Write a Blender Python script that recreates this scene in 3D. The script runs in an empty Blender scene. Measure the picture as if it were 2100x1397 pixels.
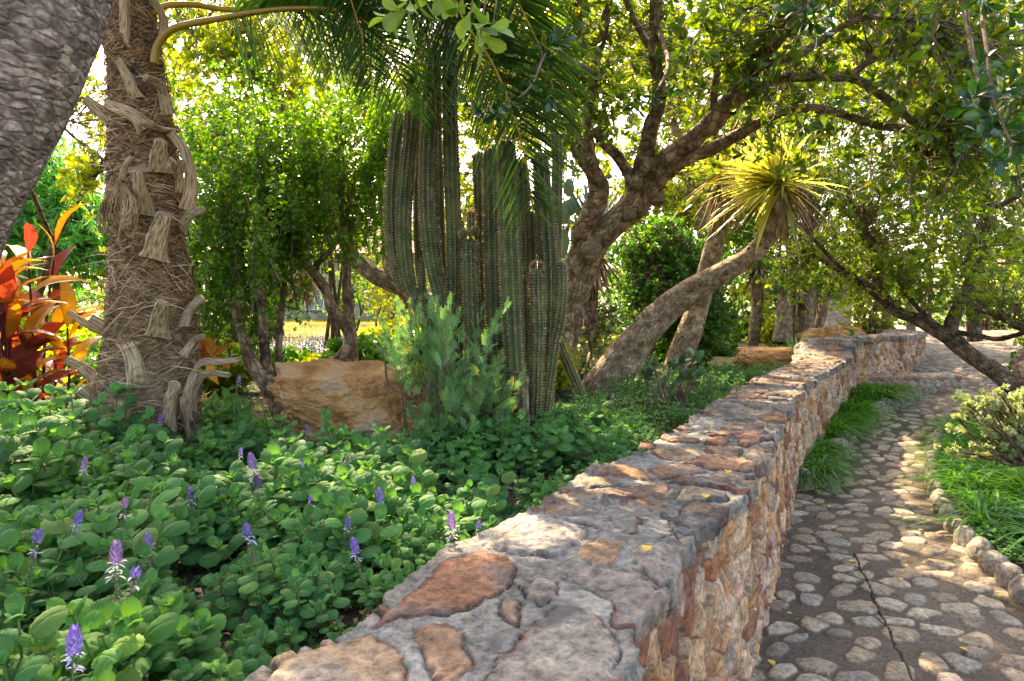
import bpy, math, random
import numpy as np
from mathutils import Vector
R = math.radians
rng = np.random.default_rng(7)
SC = bpy.context.scene
COL = SC.collection
# ---------------------------------------------------------------- camera
CAMZ = 1.65; PITCH = R(3.2); FPX = 1400.0
cam = bpy.data.cameras.new('camera'); cam.lens = 24.0; cam.sensor_width = 36.0
cam.clip_start = 0.05; cam.clip_end = 900
co = bpy.data.objects.new('camera', cam); COL.objects.link(co)
co.location = (0, 0, CAMZ); co.rotation_euler = (R(90)-PITCH, 0, 0)
SC.camera = co
# ---------------------------------------------------------------- sky, sun, exposure
SUN_EL, SUN_AZ = R(43), R(-20)          # azimuth from +Y, negative = towards the left of the view
w = bpy.data.worlds.new('World'); SC.world = w; w.use_nodes = True
nt = w.node_tree; nt.nodes.clear()
sk = nt.nodes.new('ShaderNodeTexSky'); sk.sky_type = 'NISHITA'; sk.sun_disc = False
sk.sun_elevation = SUN_EL; sk.sun_rotation = SUN_AZ; sk.air_density = 1.0; sk.dust_density = 4.0; sk.ozone_density = 0.3
bg = nt.nodes.new('ShaderNodeBackground'); bg.inputs[1].default_value = 0.15
wo = nt.nodes.new('ShaderNodeOutputWorld')
nt.links.new(sk.outputs[0], bg.inputs[0]); nt.links.new(bg.outputs[0], wo.inputs[0])
sl = bpy.data.lights.new('sun', 'SUN'); sl.energy = 4.1; sl.angle = R(0.53); sl.color = (1.0, 0.84, 0.6)
so = bpy.data.objects.new('sun', sl); COL.objects.link(so)
sd = Vector((math.sin(SUN_AZ)*math.cos(SUN_EL), math.cos(SUN_AZ)*math.cos(SUN_EL), math.sin(SUN_EL)))
so.rotation_euler = sd.to_track_quat('Z', 'Y').to_euler(); so.location = sd*30
SC.view_settings.view_transform = 'Standard'; SC.view_settings.look = 'None'
SC.view_settings.exposure = 2.55; SC.view_settings.gamma = 1.0
try:
    SC.view_settings.use_white_balance = True; SC.view_settings.white_balance_temperature = 7300; SC.view_settings.white_balance_tint = 12
except Exception: pass
try:
    SC.cycles.max_bounces = 8; SC.cycles.diffuse_bounces = 4; SC.cycles.transmission_bounces = 5
    SC.cycles.glossy_bounces = 2; SC.cycles.caustics_reflective = False; SC.cycles.caustics_refractive = False
    SC.cycles.use_denoising = True; SC.cycles.denoising_prefilter = 'NONE'; SC.cycles.denoising_input_passes = 'RGB_ALBEDO_NORMAL'; SC.cycles.use_adaptive_sampling = False; SC.cycles.sample_clamp_indirect = 3
except Exception: pass

# ---------------------------------------------------------------- helpers
CP, SP = math.cos(PITCH), math.sin(PITCH)
def at(px, py, Y):
    """point that stands at distance Y in front of the camera, seen at pixel px,py of the photograph"""
    u = (px-1050)/FPX; v = (698.5-py)/FPX
    dy = CP+v*SP; dz = -SP+v*CP
    return np.array([u*Y/dy, Y, CAMZ+dz*Y/dy])
def on(px, py, z=0.0):
    u = (px-1050)/FPX; v = (698.5-py)/FPX
    dy = CP+v*SP; dz = -SP+v*CP
    t = (z-CAMZ)/dz
    return np.array([u*t, dy*t, z])
def hsh(i, s=0):
    i = np.asarray(i, dtype=np.uint64)
    with np.errstate(over='ignore'):
        x = (i*np.uint64(0x9E3779B97F4A7C15)+np.uint64((s*7919+12345) & 0xffffffff)) & np.uint64(0xffffffffffff)
        x = (x ^ (x >> np.uint64(17)))*np.uint64(0xBF58476D1CE4E5B9)
        x = x ^ (x >> np.uint64(29)); x = x*np.uint64(0x94D049BB133111EB); x = x ^ (x >> np.uint64(31))
    return (x & np.uint64(0xffffff)).astype(np.float64)/float(0xffffff)
def hij(i, j, s=0, k=0):
    return hsh((np.asarray(i, dtype=np.int64)+5000)*1000003+(np.asarray(j, dtype=np.int64)+5000)*1009+(np.asarray(k, dtype=np.int64)+500), s)
def vnoise(p, s=0):
    p = np.asarray(p, float)
    f = np.floor(p).astype(np.int64); t = p-f; t = t*t*(3-2*t)
    o = 0
    for a in (0, 1):
        for b in (0, 1):
            for c in (0, 1):
                wgt = (t[..., 0] if a else 1-t[..., 0])*(t[..., 1] if b else 1-t[..., 1])*(t[..., 2] if c else 1-t[..., 2])
                o = o+wgt*hij(f[..., 0]+a, f[..., 1]+b, s, f[..., 2]+c)
    return o*2-1
def fbm(p, s=0, n=3, g=0.5):
    o = 0; a = 1; p = np.asarray(p, float)
    for k in range(n):
        o = o+a*vnoise(p, s+k*13); p = p*2.03+11.7; a *= g
    return o
def unit(v):
    v = np.asarray(v, float); return v/np.maximum(np.linalg.norm(v, axis=-1, keepdims=True), 1e-9)
def crom(P, n):
    """smooth curve through points, n samples per span"""
    P = np.asarray(P, float); Q = np.vstack([2*P[0]-P[1], P, 2*P[-1]-P[-2]]); out = []
    for i in range(len(P)-1):
        t = np.linspace(0, 1, n, endpoint=False)[:, None]
        a, b, c, d = Q[i], Q[i+1], Q[i+2], Q[i+3]
        out.append(0.5*((2*b)+(-a+c)*t+(2*a-5*b+4*c-d)*t*t+(-a+3*b-3*c+d)*t**3))
    out.append(P[-1:]); return np.vstack(out)
def resample(P, n):
    d = np.r_[0, np.cumsum(np.linalg.norm(np.diff(P[:, :3], axis=0), axis=1))]
    t = np.linspace(0, d[-1], n)
    return np.stack([np.interp(t, d, P[:, k]) for k in range(P.shape[1])], 1)

class MB:
    def __init__(s): s.V = []; s.F = []; s.n = 0; s.C = []; s.U = []
    def add(s, V, F, mi=0, c=None, uv=None):
        V = np.asarray(V, float).reshape(-1, 3); m = len(V)
        for f in (F if isinstance(F, list) else [F]):
            f = np.asarray(f, dtype=np.int64)
            if len(f): s.F.append((f+s.n, mi))
        s.V.append(V)
        if c is None: c = np.zeros((m, 3))
        c = np.asarray(c, float)
        if c.ndim == 0: c = np.full((m, 3), float(c))
        elif c.ndim == 1 and len(c) == m and m != 3: c = np.stack([c, c, c], 1)
        elif c.ndim == 1: c = np.tile(c, (m, 1))
        s.C.append(c); s.U.append(np.zeros((m, 2)) if uv is None else np.asarray(uv, float)); s.n += m
    def build(s, name, mats, parent=None, smooth=True, loc=None):
        if not isinstance(mats, (list, tuple)): mats = [mats]
        V = np.vstack(s.V); off = np.zeros(3)
        if loc is not None: off = np.asarray(loc, float); V = V-off
        me = bpy.data.meshes.new(name)
        me.vertices.add(len(V)); me.vertices.foreach_set('co', V.astype(np.float32).ravel())
        loops = np.concatenate([f.ravel() for f, _ in s.F])
        tot = np.concatenate([np.full(len(f), f.shape[1]) for f, _ in s.F])
        mi = np.concatenate([np.full(len(f), m) for f, m in s.F])
        me.loops.add(len(loops)); me.loops.foreach_set('vertex_index', loops.astype(np.int32))
        me.polygons.add(len(tot)); me.polygons.foreach_set('loop_start', np.r_[0, np.cumsum(tot)[:-1]].astype(np.int32))
        me.polygons.foreach_set('material_index', mi.astype(np.int32))
        me.polygons.foreach_set('use_smooth', np.full(len(tot), smooth))
        a = me.attributes.new('col', 'FLOAT_COLOR', 'POINT')
        C = np.vstack(s.C); a.data.foreach_set('color', np.c_[C, np.ones(len(C))].astype(np.float32).ravel())
        U = np.vstack(s.U); u = me.uv_layers.new(name='UVMap'); u.data.foreach_set('uv', U[loops].astype(np.float32).ravel())
        for m in mats: me.materials.append(m)
        me.update(); me.validate(clean_customdata=False)
        o = bpy.data.objects.new(name, me); COL.objects.link(o)
        if loc is not None and parent is None: o.location = off
        if parent is not None:
            o.parent = parent
            pl = np.array(parent.get('_loc', (0, 0, 0)))
            o.location = off-pl
        return o
def tag(o, label=None, cat=None, group=None, kind=None):
    if label: o['label'] = label
    if cat: o['category'] = cat
    if group: o['group'] = group
    if kind: o['kind'] = kind
    return o
LOCS = {}
def thing(name, label, cat, loc=(0, 0, 0), group=None):
    o = bpy.data.objects.new(name, None); COL.objects.link(o); o.empty_display_size = 0.1
    o.location = [float(x) for x in loc]; LOCS[o.name] = np.array(loc, float)
    return tag(o, label, cat, group)
def part(mb, name, mats, parent, **k):
    """mesh given in world coordinates, made a child of parent (an Empty from thing())"""
    loc = LOCS.get(parent.name)
    if loc is None:      # parent is itself a part: same origin as its thing
        loc = LOCS[parent.parent.name]; o = mb.build(name, mats, None, loc=loc, **k); o.parent = parent; o.location = (0, 0, 0); return o
    o = mb.build(name, mats, None, loc=loc, **k); o.parent = parent; o.location = (0, 0, 0); return o
def copy_tree(o, parent=None):
    c = o.copy(); COL.objects.link(c); c.parent = parent
    for ch in list(o.children): copy_tree(ch, c)
    return c

def tubes(P, Rd, sides=5, ref=None, seam=False):
    """P (n,m,3) centre lines, Rd (n,m) radii -> verts, quads, uv"""
    P = np.asarray(P, float)
    if P.ndim == 2: P = P[None]
    n, m, _ = P.shape; Rd = np.broadcast_to(np.asarray(Rd, float), (n, m))
    T = np.empty_like(P); T[:, 1:-1] = P[:, 2:]-P[:, :-2]; T[:, 0] = P[:, 1]-P[:, 0]; T[:, -1] = P[:, -1]-P[:, -2]; T = unit(T)
    N = np.empty_like(P)
    r0 = np.tile(np.array([0.31, 0.27, 0.91]), (n, 1)) if ref is None else np.tile(np.asarray(ref, float), (n, 1))
    bad = np.abs((r0*T[:, 0]).sum(1)) > 0.9; r0[bad] = (0.9, -0.3, 0.2)
    cur = unit(r0-(r0*T[:, 0]).sum(1, keepdims=True)*T[:, 0])
    for k in range(m):
        cur = unit(cur-(cur*T[:, k]).sum(1, keepdims=True)*T[:, k]); N[:, k] = cur
    B = np.cross(T, N)
    a = np.linspace(0, 2*math.pi, sides+seam, endpoint=seam); sides += seam
    V = P[:, :, None]+Rd[:, :, None, None]*(np.cos(a)[None, None, :, None]*N[:, :, None]+np.sin(a)[None, None, :, None]*B[:, :, None])
    idx = np.arange(n*m*sides).reshape(n, m, sides)
    q = np.stack([idx[:, :-1], np.roll(idx, -1, 2)[:, :-1], np.roll(idx, -1, 2)[:, 1:], idx[:, 1:]], -1)
    q = (q[:, :, :-1] if seam else q).reshape(-1, 4)
    L = np.concatenate([np.zeros((n, 1)), np.cumsum(np.linalg.norm(np.diff(P, axis=1), axis=2), 1)], 1)
    uv = np.stack(np.broadcast_arrays((a/(2*math.pi))[None, None], L[:, :, None]), -1).reshape(-1, 2)
    return V.reshape(-1, 3), q, uv
def ribbons(P, W, side, fold=0.0):
    """P (n,m,3), W (n,m) half widths, side (n,3); fold>0 makes a V section"""
    P = np.asarray(P, float); n, m, _ = P.shape
    T = np.empty_like(P); T[:, 1:-1] = P[:, 2:]-P[:, :-2]; T[:, 0] = P[:, 1]-P[:, 0]; T[:, -1] = P[:, -1]-P[:, -2]; T = unit(T)
    S = side[:, None, :] if side.ndim == 2 else side
    S = unit(S-(S*T).sum(2, keepdims=True)*T); Nn = np.cross(T, S); W = np.broadcast_to(W, (n, m))[..., None]
    if fold:
        V = np.stack([P-S*W+Nn*W*fold, P, P+S*W+Nn*W*fold], 2); k = 3
    else:
        V = np.stack([P-S*W, P+S*W], 2); k = 2
    idx = np.arange(n*m*k).reshape(n, m, k)
    q = np.stack([idx[:, :-1, :-1], idx[:, :-1, 1:], idx[:, 1:, 1:], idx[:, 1:, :-1]], -1).reshape(-1, 4)
    uv = np.stack(np.broadcast_arrays(np.linspace(0, 1, k)[None, None], np.linspace(0, 1, m)[None, :, None]), -1)
    uv = np.broadcast_to(uv, (n, m, k, 2)).reshape(-1, 2)
    return V.reshape(-1, 3), q, uv
def rep(x, k): return np.repeat(x, k, axis=0)
# leaf templates: verts, list of faces, uv ; leaf along +Y, face up +Z, unit length
def leaf_tpl(kind):
    if kind == 'small':
        V = np.array([[0, 0, 0], [-.3, .55, .1], [0, 1, 0], [.3, .55, .1]]); F = [np.array([[0, 3, 2, 1]])]
        return V, F, np.c_[V[:, 0]+.5, V[:, 1]]
    ts = {'obov': [(0, .02, 0), (.3, .12, .01), (.6, .22, .0), (.85, .2, -.03), (1, .03, -.08)],
          'lance': [(0, .02, 0), (.25, .1, .03), (.5, .14, .03), (.75, .1, -.02), (1, .01, -.12)],
          'oval': [(0, .03, 0), (.2, .2, .02), (.5, .3, .03), (.8, .22, .0), (1, .03, -.06)],
          'spoon': [(0, .012, 0), (.15, .035, 0), (.3, .10, .01), (.45, .17, .02), (.6, .215, .02), (.74, .23, .01), (.86, .19, -.01), (.95, .11, -.03), (1, .02, -.05)],
          'cann': [(0, .015, 0), (.1, .07, .02), (.25, .13, .05), (.42, .16, .07), (.6, .145, .05), (.76, .095, .0), (.9, .04, -.08), (1, .004, -.15)],
          'big': [(0, .015, 0), (.12, .09, .02), (.3, .17, .05), (.5, .21, .06), (.7, .17, .03), (.88, .08, -.04), (1, .006, -.12)]}[kind]
    V = []; U = []
    for y, wd, z in ts:
        V += [(-wd, y, z+wd*.28), (0, y, z), (wd, y, z+wd*.28)]; U += [(0, y), (.5, y), (1, y)]
    F = []
    for i in range(len(ts)-1):
        a = 3*i; F += [(a, a+1, a+4, a+3), (a+1, a+2, a+5, a+4)]
    return np.array(V, float), [np.array(F)], np.array(U, float)
def round_leaf(n=13):
    """scalloped round leaf with raised veins: polar grid"""
    V = []; U = []; F = []
    rings = [0.0, .35, .7, .9, 1.0]
    m = 30
    for ri, r in enumerate(rings):
        for k in range(m):
            a = 2*math.pi*k/m; sc = 1+(.045 if (k % 2) else -.03)*(ri == 4)
            x = .43*r*sc*math.sin(a); y = .53-.47*r*sc*math.cos(a)
            dome = .10*(1-abs(x/.43)**1.5)*(1-(2*y-1.06)**2*.6)
            vein = -.02*math.exp(-(x/.05)**2)-.012*max(0, math.cos((y*1.0-abs(x)*.9)*2*math.pi*5.5))*r
            V.append((x, y, -.12*r*r+dome*.4+vein*1.5)); U.append((x+.5, y))
    for ri in range(4):
        for k in range(m):
            a = ri*m+k; b = ri*m+(k+1) % m
            F.append((a, a+m, b+m, b))
    return np.array(V), [np.array(F)], np.array(U)
TPL = {k: leaf_tpl(k) for k in ('small', 'obov', 'lance', 'oval', 'big', 'spoon', 'cann')}
TPL['round'] = round_leaf()
def leaves(mb, P, D, N, S, kind='obov', mi=0, c=None, wid=1.0):
    """instance leaf template: P (n,3) base, D axis, N approx normal, S length"""
    V, F, U = TPL[kind]; n = len(P)
    if n == 0: return
    D = unit(D); X = unit(np.cross(D, N)); Z = np.cross(X, D); S = np.broadcast_to(S, (n,))
    M = np.stack([X*wid, D, Z], 1)*S[:, None, None]
    W = np.einsum('vk,nkj->nvj', V, M)+P[:, None]
    off = (np.arange(n)*len(V))[:, None, None]
    if c is None: c = rng.random(n)
    c = np.asarray(c, float)
    if c.ndim == 1: c = np.stack([c, rng.random(n), rng.random(n)], 1)
    mb.add(W.reshape(-1, 3), [(f[None]+off).reshape(-1, f.shape[1]) for f in F], mi, rep(c, len(V)), np.tile(U, (n, 1)))
def rdir(n, zb=0.0):
    v = rng.normal(size=(n, 3)); v[:, 2] += zb; return unit(v)
def rosettes(mb, P, A, k, S, kind='obov', spread=0.9, mi=0, wid=1.0, c=None, droop=0.0):
    """k leaves round each tip P with axis A"""
    n = len(P)
    if n == 0: return
    A = unit(A); ref = rdir(n); X = unit(np.cross(A, ref)); Y = np.cross(A, X)
    ph = (np.arange(k)[None]*2.399+rng.random((n, 1))*6.28)
    el = spread*(0.45+0.75*np.linspace(0, 1, k))[None]*(0.8+0.4*rng.random((n, k)))
    D = np.cos(el)[..., None]*A[:, None]+np.sin(el)[..., None]*(np.cos(ph)[..., None]*X[:, None]+np.sin(ph)[..., None]*Y[:, None])
    D[..., 2] -= droop; Nn = A[:, None]+0.6*rng.normal(size=(n, k, 3))*.6
    S = np.broadcast_to(np.asarray(S, float), (n,))
    Sz = (S[:, None]*(0.65+0.5*rng.random((n, k)))).ravel()
    Pp = (P[:, None]+A[:, None]*(-np.linspace(0, .5, k)[None, :, None]*S[:, None, None])).reshape(-1, 3)
    cc = None if c is None else rep(c, k)
    leaves(mb, Pp, D.reshape(-1, 3), Nn.reshape(-1, 3), Sz, kind, mi, cc, wid)

# ---------------------------------------------------------------- materials
def newmat(name):
    m = bpy.data.materials.new(name); m.use_nodes = True; t = m.node_tree; t.nodes.clear()
    out = t.nodes.new('ShaderNodeOutputMaterial'); return m, t, out
def nd(t, ty, **k):
    n = t.nodes.new(ty)
    for a, b in k.items():
        if a.startswith('i_'): n.inputs[int(a[2:])].default_value = b
        else: setattr(n, a, b)
    return n
def noise(t, scale, detail=3, vec=None, rough=0.55):
    n = nd(t, 'ShaderNodeTexNoise'); n.inputs['Scale'].default_value = scale; n.inputs['Detail'].default_value = detail
    n.inputs['Roughness'].default_value = rough
    if vec is not None: t.links.new(vec, n.inputs['Vector'])
    return n
def ramp(t, fac, stops):
    r = nd(t, 'ShaderNodeValToRGB'); t.links.new(fac, r.inputs[0]); e = r.color_ramp.elements
    while len(e) > 1: e.remove(e[0])
    e[0].position = stops[0][0]; e[0].color = (*stops[0][1], 1)
    for p, c in stops[1:]:
        x = e.new(p); x.color = (*c, 1)
    return r
def mixc(t, fac, a, b, mode='MIX'):
    m = nd(t, 'ShaderNodeMix', data_type='RGBA', blend_type=mode)
    for i, x in ((0, fac), (6, a), (7, b)):
        if isinstance(x, (int, float)): m.inputs[i].default_value = x
        elif isinstance(x, tuple): m.inputs[i].default_value = (*x, 1)
        else: t.links.new(x, m.inputs[i])
    return m.outputs[2]
def leafmat(name, c1, c2, c3=None, trans=0.45, tcol=None, rough=0.45, vein=0.0, veincol=None, spec=0.5, bump=0.0, edge=None):
    m, t, out = newmat(name)
    at_ = nd(t, 'ShaderNodeAttribute', attribute_name='col'); sp = nd(t, 'ShaderNodeSeparateColor'); t.links.new(at_.outputs['Color'], sp.inputs[0])
    stops = [(0.0, c1), (0.6, c2)]
    if c3: stops = [(0.0, c1), (0.55, c2), (0.93, c2), (0.985, c3)]
    r = ramp(t, sp.outputs[0], stops)
    tc = nd(t, 'ShaderNodeTexCoord')
    no = noise(t, 5.0, 2, tc.outputs['Object'])
    col = mixc(t, no.outputs[0], r.outputs[0], mixc(t, 1.0, r.outputs[0], (0.6, 0.65, 0.6), 'MULTIPLY'))
    br = nd(t, 'ShaderNodeHueSaturation'); mr = nd(t, 'ShaderNodeMapRange', i_3=0.7, i_4=1.35)
    t.links.new(sp.outputs[1], mr.inputs[0]); t.links.new(mr.outputs[0], br.inputs['Value']); t.links.new(col, br.inputs['Color'])
    oi = nd(t, 'ShaderNodeObjectInfo'); ro = ramp(t, oi.outputs['Random'], [(0, (.72, .8, .8)), (.35, (1, 1, 1)), (.7, (1.12, 1.05, .8)), (1, (1.3, 1.2, .75))])
    col = mixc(t, 1.0, br.outputs[0], ro.outputs[0], 'MULTIPLY')
    p = nd(t, 'ShaderNodeBsdfPrincipled'); p.inputs['Roughness'].default_value = rough; p.inputs['Specular IOR Level'].default_value = spec
    if vein:
        uv = nd(t, 'ShaderNodeUVMap'); sx = nd(t, 'ShaderNodeSeparateXYZ'); t.links.new(uv.outputs[0], sx.inputs[0])
        ab = nd(t, 'ShaderNodeMath', operation='SUBTRACT', i_1=0.5); t.links.new(sx.outputs[0], ab.inputs[0])
        ab2 = nd(t, 'ShaderNodeMath', operation='ABSOLUTE'); t.links.new(ab.outputs[0], ab2.inputs[0])
        k = nd(t, 'ShaderNodeMath', operation='MULTIPLY_ADD', i_1=-0.9); t.links.new(ab2.outputs[0], k.inputs[0]); t.links.new(sx.outputs[1], k.inputs[2])
        sn = nd(t, 'ShaderNodeMath', operation='MULTIPLY', i_1=vein); t.links.new(k.outputs[0], sn.inputs[0])
        fr = nd(t, 'ShaderNodeMath', operation='SINE'); t.links.new(sn.outputs[0], fr.inputs[0])
        v1 = nd(t, 'ShaderNodeMapRange', i_1=0.86, i_2=1.0); t.links.new(fr.outputs[0], v1.inputs[0])
        v2 = nd(t, 'ShaderNodeMapRange', i_1=0.03, i_2=0.0); t.links.new(ab2.outputs[0], v2.inputs[0])
        mx = nd(t, 'ShaderNodeMath', operation='MAXIMUM'); t.links.new(v1.outputs[0], mx.inputs[0]); t.links.new(v2.outputs[0], mx.inputs[1])
        ms = nd(t, 'ShaderNodeMath', operation='MULTIPLY', i_1=0.55); t.links.new(mx.outputs[0], ms.inputs[0])
        col = mixc(t, ms.outputs[0], col, veincol or tuple(min(1, x*1.7+.01) for x in c2))
        bm = nd(t, 'ShaderNodeBump', invert=True); bm.inputs['Strength'].default_value = 0.5; bm.inputs['Distance'].default_value = 0.004
        t.links.new(mx.outputs[0], bm.inputs['Height']); t.links.new(bm.outputs[0], p.inputs['Normal'])
        if edge:
            eg = nd(t, 'ShaderNodeMapRange', i_1=.41, i_2=.5); t.links.new(ab2.outputs[0], eg.inputs[0]); col = mixc(t, eg.outputs[0], col, edge)
    t.links.new(col, p.inputs['Base Color'])
    tr = nd(t, 'ShaderNodeBsdfTranslucent')
    tcc = mixc(t, 1.0, col, tcol or (1.9, 1.7, 0.6), 'MULTIPLY'); t.links.new(tcc, tr.inputs[0])
    mx = nd(t, 'ShaderNodeMixShader', i_0=trans); t.links.new(p.outputs[0], mx.inputs[1]); t.links.new(tr.outputs[0], mx.inputs[2])
    t.links.new(mx.outputs[0], out.inputs[0]); return m
def surf(name, stops, scale=6, detail=5, rough=0.85, bump=0.4, bscale=30, bdist=0.01, attr=0.0, stretch=None, uvmap=False, spots=None, spec=0.3, attr_mix=None):
    """noise-mottled matte surface. attr: how much the col attribute (0..1) replaces the ramp"""
    m, t, out = newmat(name)
    tc = nd(t, 'ShaderNodeTexCoord'); vec = tc.outputs['UV' if uvmap else 'Object']
    if stretch:
        mp = nd(t, 'ShaderNodeMapping'); mp.inputs['Scale'].default_value = stretch; t.links.new(vec, mp.inputs[0]); vec = mp.outputs[0]
    n1 = noise(t, scale, detail, vec, 0.62); r = ramp(t, n1.outputs[0], [(.5+(p_-.5)*.6, c_) for p_, c_ in stops]); col = r.outputs[0]
    if attr:
        a = nd(t, 'ShaderNodeAttribute', attribute_name='col')
        n3 = noise(t, scale*4, 4, vec, .7)
        r3 = ramp(t, n3.outputs[0], [(0.34, (.45, .44, .44)), (0.5, (.92, .92, .92)), (0.66, (1.4, 1.33, 1.25))])
        cc = mixc(t, 1.0, a.outputs['Color'], r3.outputs[0], 'MULTIPLY'); col = mixc(t, attr, col, cc)
    if spots:
        n4 = noise(t, spots[0], 3, vec, .6); rs = ramp(t, n4.outputs[0], [(spots[1], (0, 0, 0)), (spots[1]+.06, (1, 1, 1))])
        ms = nd(t, 'ShaderNodeMath', operation='MULTIPLY', i_1=0.8); t.links.new(rs.outputs[0], ms.inputs[0]); col = mixc(t, ms.outputs[0], col, spots[2])
    p = nd(t, 'ShaderNodeBsdfPrincipled'); p.inputs['Roughness'].default_value = rough; p.inputs['Specular IOR Level'].default_value = spec
    t.links.new(col, p.inputs['Base Color'])
    if bump:
        n2 = noise(t, bscale, 5, vec, .65); b = nd(t, 'ShaderNodeBump'); b.inputs['Strength'].default_value = bump; b.inputs['Distance'].default_value = bdist
        t.links.new(n2.outputs[0], b.inputs['Height']); t.links.new(b.outputs[0], p.inputs['Normal'])
    t.links.new(p.outputs[0], out.inputs[0]); return m
def barkmat(name, stops, cell=(22, 9), warp=.05, depth=.02, ns=14, fine=70, crack=(.03, .02, .012), cw=.12, cstr=.8):
    """bark with a cracked plate pattern laid along the limb (uv: metres/3 around, metres along)"""
    m, t, out = newmat(name); uv = nd(t, 'ShaderNodeUVMap'); mp = nd(t, 'ShaderNodeMapping'); mp.inputs['Scale'].default_value = (1/3, 1, 1); t.links.new(uv.outputs[0], mp.inputs[0])
    tc = nd(t, 'ShaderNodeTexCoord'); nw = noise(t, 9, 4, tc.outputs['Object'], .6)
    vm = nd(t, 'ShaderNodeVectorMath', operation='MULTIPLY_ADD'); t.links.new(nw.outputs['Color'], vm.inputs[0]); vm.inputs[1].default_value = (warp, warp, 0); t.links.new(mp.outputs[0], vm.inputs[2])
    mp2 = nd(t, 'ShaderNodeMapping'); mp2.inputs['Scale'].default_value = (cell[0], cell[1], 1); t.links.new(vm.outputs[0], mp2.inputs[0])
    vo = nd(t, 'ShaderNodeTexVoronoi', feature='DISTANCE_TO_EDGE'); vo.inputs['Scale'].default_value = 1; t.links.new(mp2.outputs[0], vo.inputs['Vector'])
    v2 = nd(t, 'ShaderNodeTexVoronoi', feature='F1'); v2.inputs['Scale'].default_value = 1; t.links.new(mp2.outputs[0], v2.inputs['Vector'])
    n1 = noise(t, ns, 6, tc.outputs['Object'], .65); r = ramp(t, n1.outputs[0], [(.5+(p_-.5)*.6, c_) for p_, c_ in stops])
    hs = nd(t, 'ShaderNodeSeparateColor'); t.links.new(v2.outputs['Color'], hs.inputs[0]); mr = nd(t, 'ShaderNodeMapRange', i_3=.7, i_4=1.3); t.links.new(hs.outputs[0], mr.inputs[0])
    hv = nd(t, 'ShaderNodeHueSaturation'); t.links.new(mr.outputs[0], hv.inputs['Value']); t.links.new(r.outputs[0], hv.inputs['Color'])
    ck = nd(t, 'ShaderNodeMapRange', i_1=0, i_2=cw, i_3=cstr, i_4=0); t.links.new(vo.outputs['Distance'], ck.inputs[0])
    col = mixc(t, ck.outputs[0], hv.outputs[0], crack); p = nd(t, 'ShaderNodeBsdfPrincipled'); p.inputs['Roughness'].default_value = .88; p.inputs['Specular IOR Level'].default_value = .25; t.links.new(col, p.inputs['Base Color'])
    cl = nd(t, 'ShaderNodeMapRange', i_1=0, i_2=cw*1.8); t.links.new(vo.outputs['Distance'], cl.inputs[0]); nf = noise(t, fine, 5, tc.outputs['Object'], .7); ad = nd(t, 'ShaderNodeMath', operation='MULTIPLY_ADD', i_1=.6); t.links.new(nf.outputs[0], ad.inputs[0]); t.links.new(cl.outputs[0], ad.inputs[2])
    b = nd(t, 'ShaderNodeBump'); b.inputs['Strength'].default_value = 1; b.inputs['Distance'].default_value = depth; t.links.new(ad.outputs[0], b.inputs['Height']); t.links.new(b.outputs[0], p.inputs['Normal']); t.links.new(p.outputs[0], out.inputs[0]); return m
M = {}
M['stone'] = surf('stone_mortar', [(0, (.2, .19, .17)), (1, (.4, .38, .34))], 11, 5, .9, .8, 70, .008, attr=1.0, spots=None)
M['coping'] = surf('coping_stone', [(0, (.2, .19, .17)), (1, (.4, .38, .34))], 9, 6, .85, 1.0, 60, .012, attr=1.0, spots=(3.6, .6, (.085, .078, .07)))
M['path'] = surf('cobble_path', [(0, (.2, .19, .17)), (1, (.4, .38, .34))], 12, 5, .8, .5, 90, .004, attr=1.0, spec=.35)
M['soil'] = surf('dark_mulch', [(.3, (.012, .009, .007)), (.5, (.035, .025, .018)), (.72, (.09, .07, .05))], 14, 8, .95, 1.0, 40, .03)
M['ground'] = surf('garden_ground', [(.3, (.05, .045, .02)), (.5, (.10, .11, .035)), (.75, (.16, .17, .06))], 1.2, 6, .95, .8, 20, .03)
M['lawn'] = surf('lawn', [(.3, (.10, .14, .03)), (.7, (.2, .24, .07))], 3, 6, .9, .8, 60, .03)
M['rock'] = surf('orange_rock', [(.2, (.16, .07, .03)), (.42, (.42, .2, .07)), (.58, (.58, .32, .13)), (.8, (.5, .38, .26))], 3.6, 9, .85, 1.0, 14, .05, spots=(7, .66, (.36, .35, .32)))
M['bark'] = surf('brown_bark', [(.25, (.05, .03, .018)), (.5, (.18, .11, .065)), (.75, (.36, .26, .17))], 11, 6, .9, 1.0, 22, .03, uvmap=False)
M['barkdark'] = surf('dark_bark', [(.25, (.02, .014, .01)), (.5, (.07, .045, .03)), (.8, (.2, .14, .1))], 8, 6, .9, 1.0, 25, .03)
M['barkgrey'] = surf('grey_bark', [(.25, (.05, .036, .034)), (.5, (.14, .105, .095)), (.75, (.3, .25, .22))], 22, 6, .85, 1.0, 42, .05, stretch=(.6, .6, 1.1))
M['dracbark'] = surf('dracaena_bark', [(.28, (.09, .06, .035)), (.5, (.23, .165, .11)), (.72, (.42, .34, .25))], 20, 6, .85, 1.0, 26, .02, uvmap=True, stretch=(2.2, 1.2, 1))
M['fibre'] = surf('palm_fibre', [(.25, (.055, .03, .017)), (.5, (.17, .1, .055)), (.75, (.33, .22, .13))], 16, 5, .9, .9, 60, .01, attr=.45)
M['boot'] = surf('palm_boot', [(.25, (.14, .075, .04)), (.5, (.5, .34, .2)), (.75, (.78, .63, .44))], 2.2, 6, .8, .8, 14, .015, uvmap=True, stretch=(9, 1.6, 1))
M['dead'] = surf('dead_leaf', [(.3, (.1, .055, .025)), (.6, (.33, .21, .11)), (.8, (.5, .38, .24))], 5, 4, .85, .3, 20, .01)
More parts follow.
